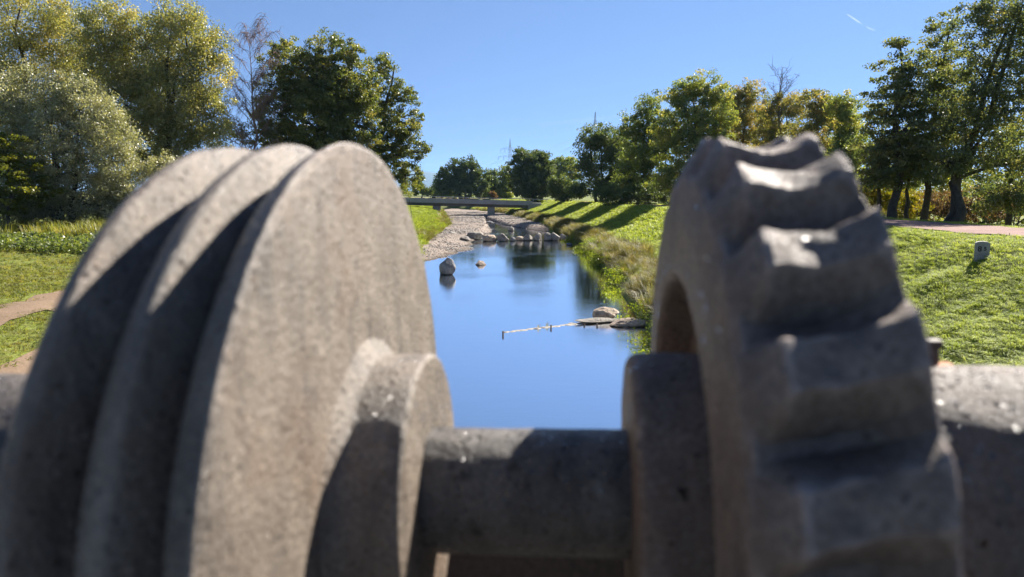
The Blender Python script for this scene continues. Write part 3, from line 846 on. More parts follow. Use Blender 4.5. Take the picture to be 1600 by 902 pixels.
def tree(name, label, D, base_px, lobes, leaf, mat, n, group, cat='tree', rc=0.55, bark='bark', trunk_r=0.3, lean=None, droop=0.2, seed=1, trunks=1,
         tint=(0.5, 0.28), depth=0.9, branches=9, shell=0.55, squash=0.75, base_z=None, clump=70, stringy=0.0, tspread=0.6, limb=True):
    rg = np.random.default_rng(seed)
    s = D / F_PX
    bx_ = wpt(base_px, 300, D)[0]
    bz_ = float(ground_z(bx_, D)) - 0.15 if base_z is None else base_z
    root = empty(name, (bx_, D, bz_)); tag(root, label, cat, group)
    base = np.array([bx_, D, bz_])
    LB = []
    for lo in lobes:
        px, py, rx, ry = lo[:4]; dy = lo[4] if len(lo) > 4 else rg.uniform(-0.25, 0.25) * rx * s
        LB.append((wpt(px, py, D) + np.array([0, dy, 0]) - base, np.array([rx * s, rx * s * depth, ry * s])))
    vol = np.array([np.prod(r) ** 0.75 for _, r in LB]); vol /= vol.sum()
    C, T = [], []
    tub = Tubes()
    zt = max(c[2] + r[2] * 0.2 for c, r in LB)
    cx = np.mean([c[:2] for c, _ in LB], 0)
    tops = []
    for k in range(trunks):
        tx = np.array([rg.uniform(-1, 1) * tspread * (trunks > 1), rg.uniform(-0.5, 0.5) * (trunks > 1)])
        end = np.array([*(cx + tx * 1.6), zt]) if lean is None else np.array([lean[0] + tx[0], lean[1], zt])
        m = 9; t = np.linspace(0, 1, m)[:, None]
        P = np.concatenate([tx * 0.8, [0]])[None] * (1 - t) + end[None] * t ** np.array([[1.15, 1.15, 1.0]])
        P[1:-1, :2] += rg.normal(size=(m - 2, 2)) * 0.018 * zt
        rad = trunk_r * (1 - 0.86 * t[:, 0]) * (1.0 if trunks == 1 else 0.75); rad[0] *= 1.35
        tub.add(P, rad, 8); tops.append((P, rad))
    for (c, r), v in zip(LB, vol):
        P, rad = tops[rg.integers(len(tops))]
        zz = np.clip(c[2] - r[2] * 0.4 - 0.25 * np.linalg.norm(c[:2] - P[-1, :2]), 0.18 * zt, zt * 0.92)
        st = np.array([np.interp(zz, P[:, 2], P[:, i]) for i in range(3)]); rs = np.interp(zz, P[:, 2], rad) * 0.55
        t = np.linspace(0, 1, 6)[:, None]
        B = st * (1 - t) + c * t; B[:, 2] += np.sin(t[:, 0] * np.pi) * 0.06 * np.linalg.norm(c - st)
        B[1:-1] += rg.normal(size=(4, 3)) * 0.05 * np.linalg.norm(c - st) * 0.5
        if limb: tub.add(B, rs * (1 - 0.65 * t[:, 0]), 6)
        nc = max(4, int(n * v / clump))
        d = rg.normal(size=(nc, 3)); d /= np.linalg.norm(d, axis=1)[:, None]
        rr = 1 - shell * rg.uniform(0, 1, nc) ** 1.6
        # ragged outline: bumpy radius by direction
        bump = 1 + 0.26 * fbm(d[:, 0] * 2.2 + seed, d[:, 1] * 2.2 + d[:, 2] * 2.7, seed, 3) * 2
        cc = c + d * r * (rr * bump)[:, None]
        for k in rg.choice(nc, min(branches, nc), replace=False):
            j = rg.integers(2, 6); t2 = np.linspace(0, 1, 4)[:, None]
            Q = B[j] * (1 - t2) + cc[k] * t2; Q[1:-1] += rg.normal(size=(2, 3)) * 0.04 * np.linalg.norm(cc[k] - B[j])
            tub.add(Q, max(rs * 0.28, 0.012) * (1 - 0.75 * t2[:, 0]), 4)
        per = np.maximum(3, rg.poisson(clump, nc))
        idx = np.repeat(np.arange(nc), per); N = len(idx)
        o = rg.normal(size=(N, 3)); o /= np.linalg.norm(o, axis=1)[:, None]
        o *= (rg.uniform(0, 1, N) ** 0.5)[:, None] * (rc * rg.uniform(0.55, 1.35, nc))[idx][:, None]
        o[:, 2] *= squash
        if stringy: o[:, 2] -= stringy * rg.uniform(0, 1, N) ** 2
        C.append(cc[idx] + o)
        ct = rg.normal(size=nc) * tint[1]
        T.append(np.clip(tint[0] + ct[idx] + rg.normal(size=N) * 0.12, 0, 1))
    C = np.concatenate(C); T = np.concatenate(T)
    keep = C[:, 2] > 0.05
    C, T = C[keep], T[keep]
    tm = tub.mesh('trunk')
    obj('trunk', tm, M[bark], root)
    cm = leaf_mesh('crown', C, leaf[0], leaf[1], rg, T, droop)
    obj('crown', cm, mat, root)
    return root

willow = mat_leaf('willow_leaves', [(0.143, 0.1573, 0.0845), (0.2574, 0.2646, 0.1521), (0.3718, 0.3647, 0.2281), (0.4862, 0.4647, 0.3211)], 0.3, 0.07)
willow_y = mat_leaf('yellowing_willow_leaves', [(0.1229, 0.1404, 0.0507), (0.2321, 0.2457, 0.0845), (0.3413, 0.3229, 0.1099), (0.4505, 0.365, 0.1099)], 0.35, 0.06)
oak = mat_leaf('oak_leaves', [(0.0625, 0.0845, 0.0225), (0.1172, 0.143, 0.0375), (0.1953, 0.2113, 0.0525), (0.2735, 0.2438, 0.0675)], 0.38, 0.05)
maple = mat_leaf('maple_leaves', [(0.072, 0.096, 0.0144), (0.132, 0.15, 0.0192), (0.204, 0.198, 0.024)], 0.4, 0.04)
alder = mat_leaf('alder_leaves', [(0.0702, 0.0948, 0.0413), (0.1229, 0.1494, 0.0597), (0.1755, 0.1914, 0.0734), (0.2457, 0.2187, 0.0826)], 0.42, 0.05)
mixed = mat_leaf('mixed_leaves', [(0.0717, 0.108, 0.0326), (0.1456, 0.192, 0.049), (0.2464, 0.276, 0.0598), (0.3472, 0.312, 0.0816)], 0.4, 0.05)
thin = mat_leaf('thinning_brown_leaves', [(0.1001, 0.1134, 0.042), (0.182, 0.189, 0.063), (0.2912, 0.2552, 0.084), (0.364, 0.2646, 0.0945)], 0.4, 0.04)
yellow = mat_leaf('yellow_bush_leaves', [(0.09, 0.096, 0.006), (0.168, 0.15, 0.009), (0.24, 0.186, 0.018)], 0.55, 0.03)
brown = mat_leaf('brown_hedge_leaves', [(0.07, 0.0455, 0.028), (0.119, 0.0735, 0.0455), (0.154, 0.1015, 0.063)], 0.5, 0.03)
fargreen = mat_leaf('far_leaves', [(0.0662, 0.0972, 0.0389), (0.104, 0.1417, 0.0518), (0.1607, 0.1925, 0.0648)], 0.3, 0.04)

GL = 'trees along the left meadow'
tree('willow_tree', 'tall yellowing willow rising out of the top left corner', 62, 40, [(20, 20, 75, 60), (95, 45, 55, 55), (60, 120, 80, 70), (-40, 110, 70, 90), (10, 210, 90, 80), (130, 110, 45, 60)],
     (0.2, 0.095), willow_y, 85000, GL, rc=0.85, seed=11, droop=0.3, trunk_r=0.4, stringy=0.3, tint=(0.55, 0.25))
tree('willow_tree', 'tall golden-topped willow left of the bare birch', 58, 235, [(165, 45, 45, 55), (215, 90, 55, 70), (285, 55, 48, 55), (325, 120, 38, 60), (270, 150, 60, 70), (310, 190, 45, 55), (170, 150, 60, 80), (235, 220, 70, 60), (335, 65, 20, 25)],
     (0.19, 0.09), willow_y, 120000, GL, rc=0.75, seed=12, droop=0.3, trunk_r=0.42, stringy=0.35, tint=(0.48, 0.24), trunks=2, tspread=1.2)
tree('willow_tree', 'broad silvery willow bush in front of the taller willows', 50, 95, [(60, 170, 60, 60), (125, 165, 55, 50), (165, 205, 50, 45), (180, 245, 42, 35), (90, 240, 65, 55), (120, 290, 75, 45), (40, 290, 60, 50), (10, 190, 55, 80), (175, 300, 35, 32), (95, 322, 85, 24), (20, 325, 60, 22), (185, 325, 36, 18)],
     (0.165, 0.07), willow, 125000, GL, rc=0.6, seed=13, droop=0.25, trunk_r=0.3, trunks=3, tspread=0.9, stringy=0.2, tint=(0.5, 0.22))
tree('maple_tree', 'small yellow-green maple at the left edge below the willows', 46, 5, [(0, 235, 42, 30), (20, 262, 45, 26), (40, 295, 45, 22), (5, 318, 45, 22)],
     (0.16, 0.12), maple, 11000, GL, rc=0.5, seed=14, trunk_r=0.14, squash=0.35, tint=(0.5, 0.22), branches=12)
tree('willow_bush', 'small pale willow bush at the foot of the tall golden-topped willow', 52, 262, [(255, 262, 38, 24), (215, 285, 40, 38), (300, 285, 40, 30)],
     (0.15, 0.07), willow, 12000, GL, 'bush', rc=0.45, seed=15, trunk_r=0.08, trunks=3, tint=(0.5, 0.25))
tree('thicket_bush', 'dark brownish thicket below the bare birch', 64, 385, [(350, 235, 40, 45), (395, 225, 40, 40), (430, 260, 50, 50), (360, 290, 60, 40)],
     (0.16, 0.1), thin, 16000, GL, 'bush', rc=0.6, seed=16, trunk_r=0.12, trunks=3, tint=(0.3, 0.25), branches=16)
tree('oak_tree', 'big dark oak behind the ribbed wheel', 66, 500, [(440, 90, 30, 32), (470, 120, 45, 48), (520, 95, 42, 38), (545, 130, 40, 48), (490, 180, 65, 55), (430, 170, 35, 50), (560, 190, 38, 55), (520, 240, 70, 50), (440, 240, 50, 45), (505, 140, 48, 48), (535, 160, 45, 45)],
     (0.2, 0.12), oak, 110000, GL, rc=0.55, seed=17, trunk_r=0.55, tint=(0.42, 0.28), branches=12, squash=0.6)
tree('oak_tree', 'ragged dark oak overhanging the water, right of the big oak', 70, 575, [(600, 108, 24, 24), (585, 150, 35, 42), (625, 150, 24, 26), (615, 195, 38, 36), (648, 178, 16, 22), (640, 225, 28, 26), (660, 238, 13, 14), (600, 245, 45, 38), (635, 275, 24, 22), (580, 285, 45, 30)],
     (0.2, 0.12), oak, 38000, GL, rc=0.5, seed=18, trunk_r=0.4, tint=(0.38, 0.25), branches=12, squash=0.6, shell=0.7)
tree('shrub', 'bright yellow-green shrub under the ragged oak beside the bridge', 78, 640, [(640, 292, 18, 12), (628, 302, 18, 12)], (0.16, 0.1), maple, 2200, GL, 'bush', rc=0.4, seed=19, trunk_r=0.05, trunks=2, branches=6)

# bare birch with hanging twigs
def bare_tree(name, label, D, base_px, top_px, top_py, spread, seed, group, mat, twigs=900, droop=0.5, r0=0.16, twig_r=0.012, low=0.25):
    rg = np.random.default_rng(seed); s = D / F_PX
    b0 = wpt(base_px, 300, D); b0[2] = float(ground_z(b0[0], D)) - 0.1
    root = empty(name, tuple(b0)); tag(root, label, 'tree', group)
    top = wpt(top_px, top_py, D) - b0; h = top[2]
    tub = Tubes(); t = np.linspace(0, 1, 12)[:, None]
    P = top[None] * t; P[1:-1, :2] += rg.normal(size=(10, 2)) * 0.012 * h
    rad = r0 * (1 - 0.93 * t[:, 0]); tub.add(P, rad, 7)
    obj('trunk', tub.mesh('trunk'), mat, root)
    br_ = Tubes(); ends = []
    for k in range(34):
        z = rg.uniform(low, 0.95) * h
        st = np.array([np.interp(z, P[:, 2], P[:, i]) for i in range(3)])
        an = rg.uniform(0, 6.28); L = spread * s * (1.15 - 0.75 * (z / h)) * rg.uniform(0.6, 1.1)
        dr = np.array([math.cos(an), math.sin(an), 0])
        t3 = np.linspace(0, 1, 6)[:, None]
        B = st + dr * L * t3 + np.array([0, 0, 1.0]) * (L * 1.15 * t3 ** 0.8)
        B[1:] += rg.normal(size=(5, 3)) * 0.04 * L
        br_.add(B, np.interp(z, P[:, 2], rad) * 0.4 * (1 - 0.8 * t3[:, 0]) + 0.006, 4); ends.append(B)
    for k in range(twigs):
        B = ends[rg.integers(len(ends))]; f = rg.uniform(0.25, 1) * 5; i = min(int(f), 4)
        st = B[i] + (B[i + 1] - B[i]) * (f - i)
        d = rg.normal(size=3) * np.array([1, 1, 0.6]); d /= np.linalg.norm(d); L = rg.uniform(0.5, 1.7)
        t4 = np.linspace(0, 1, 4)[:, None]
        Q = st + d * L * 0.6 * t4 + np.array([0, 0, 1.0]) * (0.35 * L * t4 - droop * 1.6 * L * t4 ** 2)
        br_.add(Q, twig_r * (1 - 0.6 * t4[:, 0]), 3)
    obj('branches', br_.mesh('branches'), mat, root)
    return root
bare_tree('birch_tree', 'bare reddish birch between the willow and the big oak', 62, 400, 392, 46, 75, 5, GL, M['birch'], 1500, 0.5, 0.15, 0.016)

GR = 'trees beyond the right levee'
tree('alder_tree', 'huge leaning alder at the right edge, darkest of the row', 34, 1478, [(1560, 20, 60, 55), (1600, 90, 65, 60), (1530, 105, 55, 60), (1580, 170, 75, 60), (1510, 190, 55, 60), (1540, 245, 70, 45), (1610, 250, 50, 50), (1480, 250, 45, 40), (1620, 20, 60, 70)],
     (0.12, 0.085), alder, 42000, GR, rc=0.5, seed=21, trunk_r=0.34, lean=(2.9, 0.4), squash=0.5, trunks=2, tspread=0.45, branches=18, tint=(0.35, 0.25), shell=0.75)
tree('alder_tree', 'dark spire-shaped alder nearest the gear on the right', 36, 1397, [(1403, 75, 18, 28), (1395, 125, 33, 40), (1420, 120, 28, 40), (1385, 175, 42, 42), (1425, 190, 45, 48), (1380, 228, 45, 35), (1420, 255, 55, 38), (1375, 270, 35, 28)],
     (0.12, 0.085), alder, 27000, GR, rc=0.42, seed=22, trunk_r=0.24, squash=0.45, branches=16, tint=(0.35, 0.25), shell=0.75)
tree('alder_tree', 'slim alder between the spire-shaped and the leaning alder', 38, 1443, [(1463, 50, 20, 36), (1475, 100, 34, 44), (1455, 150, 36, 44), (1490, 165, 40, 50), (1465, 220, 45, 45), (1470, 270, 48, 28)],
     (0.12, 0.085), alder, 20000, GR, rc=0.45, seed=23, trunk_r=0.2, squash=0.5, branches=14, tint=(0.42, 0.27), shell=0.75, lean=(0.7, 0))
tree('alder_tree', 'low loose alder behind the leaning one at the right edge', 43, 1575, [(1590, 200, 45, 50), (1560, 250, 45, 45), (1610, 280, 45, 40), (1545, 300, 40, 25)],
     (0.13, 0.09), alder, 11000, GR, rc=0.5, seed=24, trunk_r=0.2, squash=0.6, branches=12, tint=(0.5, 0.25), shell=0.8)
for px, sd, lab in ((1372, 25, 'thin dark alder trunk left of the spire-shaped alder'), (1418, 26, 'thin dark alder trunk right of the spire-shaped alder')):
    tree('alder_tree', lab, 37.5, px, [(px + 5, 235, 28, 34), (px - 4, 275, 26, 20)], (0.12, 0.085), alder, 6000, GR, rc=0.42, seed=sd, trunk_r=0.15, squash=0.5, branches=8, tint=(0.35, 0.2), shell=0.8)
tree('shrub', 'glowing yellow shrub seen under the alders beside the gear', 50, 1372, [(1368, 296, 26, 28), (1395, 316, 26, 22), (1350, 314, 26, 24), (1425, 320, 20, 18)], (0.13, 0.1), yellow, 9000, GR, 'bush', rc=0.45, seed=27, trunk_r=0.05, trunks=3, branches=8)
tree('shrub', 'brownish hedge shrub behind the alder trunks', 52, 1470, [(1440, 322, 30, 22), (1475, 320, 30, 24), (1510, 322, 32, 24), (1545, 324, 34, 22)], (0.13, 0.08), brown, 12000, GR, 'bush', rc=0.4, seed=28, trunk_r=0.05, trunks=4, branches=8)
tree('hedge', 'dim green hedge closing the view behind the alders', 58, 1500, [(1360, 300, 60, 40), (1430, 300, 60, 36), (1500, 298, 60, 40), (1570, 296, 60, 42), (1630, 300, 60, 40), (1460, 335, 120, 26), (1590, 335, 90, 26)], (0.2, 0.14), mixed, 26000, GR, 'hedge', rc=0.6, seed=30, trunk_r=0.1, trunks=5, tspread=6.0, branches=10, tint=(0.45, 0.3))
tree('shrub', 'dark green shrub at the right edge beside the path', 41, 1590, [(1585, 312, 30, 20), (1555, 322, 24, 14), (1620, 305, 30, 30)], (0.12, 0.09), alder, 7000, GR, 'bush', rc=0.4, seed=29, trunk_r=0.06, trunks=3, branches=8, tint=(0.55, 0.25))

GM = 'trees lining the river on the right'
tree('field_tree', 'dark tree with open branches, first right of the round tree', 104, 940, [(925, 222, 24, 20), (950, 240, 26, 26), (915, 262, 26, 26), (945, 285, 34, 24), (905, 298, 20, 14), (935, 218, 30, 20), (968, 262, 22, 40)], (0.28, 0.19), fargreen, 26000, GM, rc=0.9, seed=31, trunk_r=0.3, trunks=2, tspread=1.2, branches=12, shell=0.85, tint=(0.45, 0.3))
tree('field_tree', 'dark tree left of the tall yellow-green one', 88, 1005, [(1015, 175, 22, 28), (990, 205, 26, 30), (1025, 220, 34, 40), (1000, 255, 38, 38), (985, 292, 32, 24), (1030, 290, 36, 26)], (0.22, 0.14), mixed, 42000, GM, rc=0.7, seed=32, trunk_r=0.32, branches=12, tint=(0.32, 0.25), shell=0.7)
tree('field_tree', 'tall yellow-green tree behind the left end of the gear', 76, 1085, [(1065, 145, 26, 24), (1095, 138, 28, 24), (1125, 150, 22, 26), (1070, 185, 40, 36), (1115, 195, 40, 40), (1080, 240, 50, 40), (1040, 215, 25, 40), (1060, 285, 45, 32), (1110, 290, 40, 30)], (0.2, 0.13), mixed, 60000, GM, rc=0.62, seed=33, trunk_r=0.35, branches=14, tint=(0.55, 0.28), shell=0.7)
tree('field_tree', 'thin olive tree right of the tall yellow-green one', 82, 1165, [(1150, 155, 22, 22), (1175, 148, 24, 22), (1165, 190, 34, 32), (1155, 235, 36, 36), (1170, 280, 40, 34)], (0.2, 0.12), thin, 27000, GM, rc=0.65, seed=34, trunk_r=0.24, branches=14, tint=(0.5, 0.28), shell=0.9)
tree('field_tree', 'olive tree with sparse foliage above the middle of the gear', 78, 1225, [(1215, 165, 24, 24), (1240, 175, 26, 30), (1205, 205, 30, 36), (1235, 235, 40, 40), (1215, 285, 42, 32)], (0.2, 0.12), thin, 27000, GM, rc=0.6, seed=35, trunk_r=0.24, branches=14, tint=(0.4, 0.28), shell=0.9, trunks=2, tspread=0.8)
tree('field_tree', 'rounded olive tree above the right shoulder of the gear', 70, 1270, [(1260, 160, 28, 26), (1290, 165, 26, 24), (1275, 205, 42, 36), (1255, 250, 42, 40), (1300, 245, 36, 40), (1275, 295, 50, 28)], (0.19, 0.12), thin, 36000, GM, rc=0.58, seed=36, trunk_r=0.26, branches=14, tint=(0.45, 0.28), shell=0.8)
tree('field_tree', 'last olive tree before the dark alders', 64, 1325, [(1318, 175, 24, 28), (1330, 215, 26, 34), (1310, 255, 32, 36), (1335, 290, 32, 28)], (0.18, 0.12), mixed, 26000, GM, rc=0.55, seed=37, trunk_r=0.2, branches=12, tint=(0.55, 0.28), shell=0.8)
tree('field_tree', 'pale olive tree filling the gap behind the thin olive one', 98, 1140, [(1140, 175, 30, 28), (1130, 215, 34, 34), (1150, 255, 36, 36), (1135, 295, 36, 28)], (0.24, 0.16), mixed, 22000, GM, rc=0.8, seed=61, trunk_r=0.25, branches=10, tint=(0.6, 0.28), shell=0.8)
tree('field_tree', 'pale olive tree in the back row above the gear', 94, 1200, [(1190, 178, 28, 26), (1205, 215, 36, 34), (1195, 260, 38, 38), (1200, 298, 36, 26)], (0.24, 0.16), thin, 20000, GM, rc=0.8, seed=62, trunk_r=0.25, branches=10, tint=(0.6, 0.28), shell=0.8)
tree('field_tree', 'back row tree between the rounded olive tree and the alders', 90, 1310, [(1300, 185, 30, 26), (1325, 200, 28, 30), (1305, 240, 38, 36), (1320, 285, 40, 34)], (0.24, 0.16), mixed, 22000, GM, rc=0.8, seed=63, trunk_r=0.25, branches=10, tint=(0.6, 0.28), shell=0.8)
tree('field_tree', 'dark back row tree between the open-branched and the yellow-green tree', 112, 975, [(972, 225, 24, 26), (985, 255, 28, 30), (965, 290, 30, 24)], (0.28, 0.19), fargreen, 15000, GM, rc=0.8, seed=64, trunk_r=0.25, branches=8, tint=(0.5, 0.28), shell=0.8)
bare_tree('dead_tree', 'dead tree top poking above the olive trees', 77, 1212, 1222, 108, 48, 8, GM, M['bark_grey'], 160, 0.1, 0.2, 0.02, 0.62)
tree('thicket_bush', 'dark thicket under the trees at the top of the levee', 82, 1010, [(960, 305, 28, 16), (1000, 305, 34, 18), (1045, 308, 34, 16)], (0.2, 0.13), fargreen, 14000, GM, 'bush', rc=0.6, seed=38, trunk_r=0.08, trunks=3, tint=(0.3, 0.22))
tree('lime_tree', 'dense dome-shaped round tree at the end of the bridge', 138, 836, [(832, 272, 35, 37), (818, 264, 22, 26), (847, 264, 22, 26), (833, 252, 24, 18), (832, 289, 36, 17), (818, 298, 18, 9), (848, 298, 18, 9)], (0.30, 0.22), fargreen, 46000, GM, rc=0.7, seed=39, trunk_r=0.4, branches=8, tint=(0.45, 0.3), shell=0.4, trunks=2, tspread=1.0)
tree('thicket_bush', 'dark bushes between the round tree and the open-branched tree', 120, 885, [(880, 297, 22, 17), (868, 290, 14, 22), (900, 300, 18, 13)], (0.26, 0.18), fargreen, 13000, GM, 'bush', rc=0.7, seed=40, trunk_r=0.1, trunks=2, tint=(0.6, 0.3))

GF = 'far trees beyond the bridge'
tree('far_tree', 'large double-crowned far tree left of the conifers beyond the bridge', 185, 718, [(705, 272, 20, 20), (730, 270, 24, 20), (750, 280, 16, 18), (690, 288, 18, 14), (725, 292, 38, 16)], (0.42, 0.3), fargreen, 26000, GF, rc=1.0, seed=51, trunk_r=0.5, branches=6, tint=(0.35, 0.28), depth=0.8)
tree('far_tree', 'narrow far tree just right of the double-crowned one', 190, 769, [(769, 276, 9, 12), (769, 290, 13, 14), (769, 303, 15, 8)], (0.4, 0.28), fargreen, 9000, GF, rc=0.9, seed=52, trunk_r=0.3, branches=5, tint=(0.3, 0.22))
tree('far_tree', 'second narrow far tree, touching the round tree', 182, 789, [(789, 275, 9, 12), (789, 290, 13, 14), (789, 303, 14, 8)], (0.4, 0.28), mixed, 9000, GF, rc=0.9, seed=53, trunk_r=0.3, branches=5, tint=(0.35, 0.25))
tree('far_tree', 'small far tree at the left end of the bridge', 200, 656, [(656, 294, 13, 11), (668, 300, 10, 8)], (0.4, 0.28), fargreen, 4000, GF, rc=0.9, seed=54, trunk_r=0.3, branches=5, tint=(0.5, 0.28))
tree('far_tree', 'far tree peeking over the bushes right of the round tree', 230, 880, [(872, 258, 15, 14), (892, 256, 14, 12), (882, 275, 26, 20)], (0.5, 0.35), mixed, 11000, GF, rc=1.2, seed=55, trunk_r=0.4, branches=5, tint=(0.45, 0.28))
tree('far_tree', 'low far tree behind the left bridge pier', 210, 690, [(680, 300, 14, 9), (700, 302, 14, 8)], (0.45, 0.3), fargreen, 4000, GF, rc=1.0, seed=56, trunk_r=0.3, branches=5, tint=(0.4, 0.28))
tree('shrub', 'rust-coloured shrub on the bank above the bridge', 150, 772, [(772, 303, 6, 6)], (0.3, 0.22), brown, 700, GF, 'bush', rc=0.5, seed=57, trunk_r=0.06, trunks=2, branches=4)

# ------------------------------------------------------------------ grass, tall bank grass, weeds, pebbles (instanced on their own patch)
def blade_clump(name, mat, n, h, w, spread, bend, seed, flat=0.0):
    rg = np.random.default_rng(seed); V, Q, T = [], [], []; k = 0
    for _ in range(n):
        a = rg.uniform(0, 6.28); rr = spread * math.sqrt(rg.uniform()); hh = h * rg.uniform(0.55, 1.15); ww = w * rg.uniform(0.7, 1.3)
        p = np.array([math.cos(a) * rr, math.sin(a) * rr, -0.02])
        d = np.array([math.cos(a + rg.normal() * 0.8), math.sin(a + rg.normal() * 0.8), 0]); bd = bend * hh * rg.uniform(0.3, 1.3)
        sd = np.array([-d[1], d[0], 0]) * ww / 2
        m = p + d * bd * 0.35 + np.array([0, 0, hh * 0.62]); t = p + d * bd + np.array([0, 0, hh * (1 - 0.35 * bend)])
        V += [p - sd, p + sd, m + sd * 0.8, m - sd * 0.8, t]
        Q.append((k, k + 1, k + 2, k + 3)); T.append((k + 3, k + 2, k + 4)); k += 5
    me = mesh_np(name, np.array(V), quads=Q, tris=T)
    me.materials.append(mat)
    return bpy.data.objects.new(name, me)

def weed_clump(name, mat, n, h, leaf, spread, seed):
    rg = np.random.default_rng(seed)
    C = np.stack([rg.normal(size=n) * spread * 0.5, rg.normal(size=n) * spread * 0.5, rg.uniform(0, 1, n) ** 0.6 * h], -1)
    me = leaf_mesh(name, C, leaf, leaf * 0.75, rg, rg.uniform(0, 1, n), 0.0); me.materials.append(mat)
    return bpy.data.objects.new(name, me)

def scatter(name, label, V, tris_src, dens, scl, sources, seed, tilt=0.15):
    """one stuff object: instances of the source clumps on a patch with density and size attributes"""
    me = mesh_np(name, V, quads=tris_src)
    a = me.attributes.new('dens', 'FLOAT', 'POINT'); a.data.foreach_set('value', np.asarray(dens, np.float32).ravel())
    a = me.attributes.new('scl', 'FLOAT', 'POINT'); a.data.foreach_set('value', np.asarray(scl, np.float32).ravel())
    o = obj(name, me); tag(o, label, kind='stuff')
    col = bpy.data.collections.new(name + '_sources')
    for s_ in sources: col.objects.link(s_)
    g = bpy.data.node_groups.new(name + '_scatter', 'GeometryNodeTree')
    g.interface.new_socket('Geometry', in_out='INPUT', socket_type='NodeSocketGeometry')
    g.interface.new_socket('Geometry', in_out='OUTPUT', socket_type='NodeSocketGeometry')
    N = g.nodes.new; Lk = g.links.new
    gi = N('NodeGroupInput'); go = N('NodeGroupOutput')
    dp = N('GeometryNodeDistributePointsOnFaces'); dp.distribute_method = 'RANDOM'
    dp.inputs['Seed'].default_value = seed
    na = N('GeometryNodeInputNamedAttribute'); na.data_type = 'FLOAT'; na.inputs['Name'].default_value = 'dens'
    Lk(gi.outputs[0], dp.inputs['Mesh']); Lk(na.outputs[0], dp.inputs['Density'])
    ip = N('GeometryNodeInstanceOnPoints'); Lk(dp.outputs['Points'], ip.inputs['Points'])
    ci = N('GeometryNodeCollectionInfo'); ci.inputs['Collection'].default_value = col
    ci.inputs['Separate Children'].default_value = True; ci.inputs['Reset Children'].default_value = True
    Lk(ci.outputs[0], ip.inputs['Instance']); ip.inputs['Pick Instance'].default_value = True
    rv = N('FunctionNodeRandomValue'); rv.data_type = 'FLOAT_VECTOR'
    rv.inputs[0].default_value = (-tilt, -tilt, 0); rv.inputs[1].default_value = (tilt, tilt, 6.283)
    Lk(rv.outputs[0], ip.inputs['Rotation'])
    rs = N('FunctionNodeRandomValue'); rs.data_type = 'FLOAT'; rs.inputs[2].default_value = 0.65; rs.inputs[3].default_value = 1.35; rs.inputs['Seed'].default_value = 3
    nb = N('GeometryNodeInputNamedAttribute'); nb.data_type = 'FLOAT'; nb.inputs['Name'].default_value = 'scl'
    mu = N('ShaderNodeMath'); mu.operation = 'MULTIPLY'; Lk(rs.outputs[1], mu.inputs[0]); Lk(nb.outputs[0], mu.inputs[1])
    Lk(mu.outputs[0], ip.inputs['Scale'])
    Lk(ip.outputs[0], go.inputs[0])
    md = o.modifiers.new('scatter', 'NODES'); md.node_group = g
    return o

def patch(x0, x1, y0, y1, st, zf=ground_z):
    xs_ = np.arange(x0, x1 + st, st); ys_ = np.arange(y0, y1 + st, st)
    X, Y = np.meshgrid(xs_, ys_); Z = zf(X, Y)
    nx, ny = len(xs_), len(ys_)
    i = (np.arange(ny - 1)[:, None] * nx + np.arange(nx - 1)[None])
    return np.stack([X, Y, Z], -1).reshape(-1, 3), np.stack([i, i + 1, i + nx + 1, i + nx], -1).reshape(-1, 4), X.ravel(), Y.ravel()

grass_m = mat_blade('grass_blades', [(0.155, 0.215, 0.03), (0.235, 0.31, 0.05), (0.31, 0.375, 0.08), (0.38, 0.41, 0.135)])
grass_l = mat_blade('meadow_blades', [(0.10, 0.125, 0.024), (0.155, 0.18, 0.036), (0.21, 0.22, 0.055), (0.26, 0.235, 0.085)], dry_at=(0.55, 0.72), dry=(0.27, 0.21, 0.10))
reed_m = mat_blade('bank_grass_blades', [(0.06, 0.08, 0.016), (0.11, 0.12, 0.028), (0.17, 0.16, 0.05), (0.24, 0.2, 0.08)], dry=(0.36, 0.28, 0.15), dry_at=(0.5, 0.7))
weed_m = mat_leaf('waterside_weeds', [(0.09, 0.14, 0.012), (0.17, 0.22, 0.018), (0.25, 0.28, 0.03)], 0.45, 0.04)
bind_m = mat_leaf('creeping_weeds', [(0.06, 0.09, 0.02), (0.12, 0.16, 0.035), (0.19, 0.21, 0.06)], 0.4, 0.05)

def on_path(X, Y):
    r = X - XR(Y)
    return ((r > 8.1) & (r < 11.3)) | (np.abs(X + 11.3 + 0.02 * Y) < 0.5) | ((np.abs(X + 8.3) < 0.6) & (Y < 24))
# right levee, near then far
V, Q, X, Y = patch(5, 22, 8, 46, 0.25)
r = X - XR(Y)
d = np.where((r > 0.9) & (r < 16) & ~on_path(X, Y), np.clip(300 * (15 / np.maximum(Y, 9)) ** 1.3, 55, 340), 0) * np.clip(0.75 + 1.0 * fbm(X * 0.8, Y * 0.8, 41), 0.25, 1.3)
scatter('grass', 'short bright grass on the near right levee', V, Q, d, np.clip(0.85 + 0.6 * fbm(X * 0.5, Y * 0.5, 44) + Y / 60, 0.5, 1.6), [blade_clump('blades%d' % k, grass_m, 28, 0.085, 0.0052, 0.08, 1.4, k) for k in range(4)], 1)
V, Q, X, Y = patch(-18, 26, 46, 170, 0.7)
r = X - XR(Y)
d = np.where((r > 0.9) & (r < 15) & ~on_path(X, Y), 14, 0.0)
scatter('grass', 'mown grass on the far right levee', V, Q, d, X * 0 + 1.0, [blade_clump('far_blades%d' % k, grass_m, 26, 0.2, 0.03, 0.24, 0.9, 20 + k) for k in range(3)], 2)
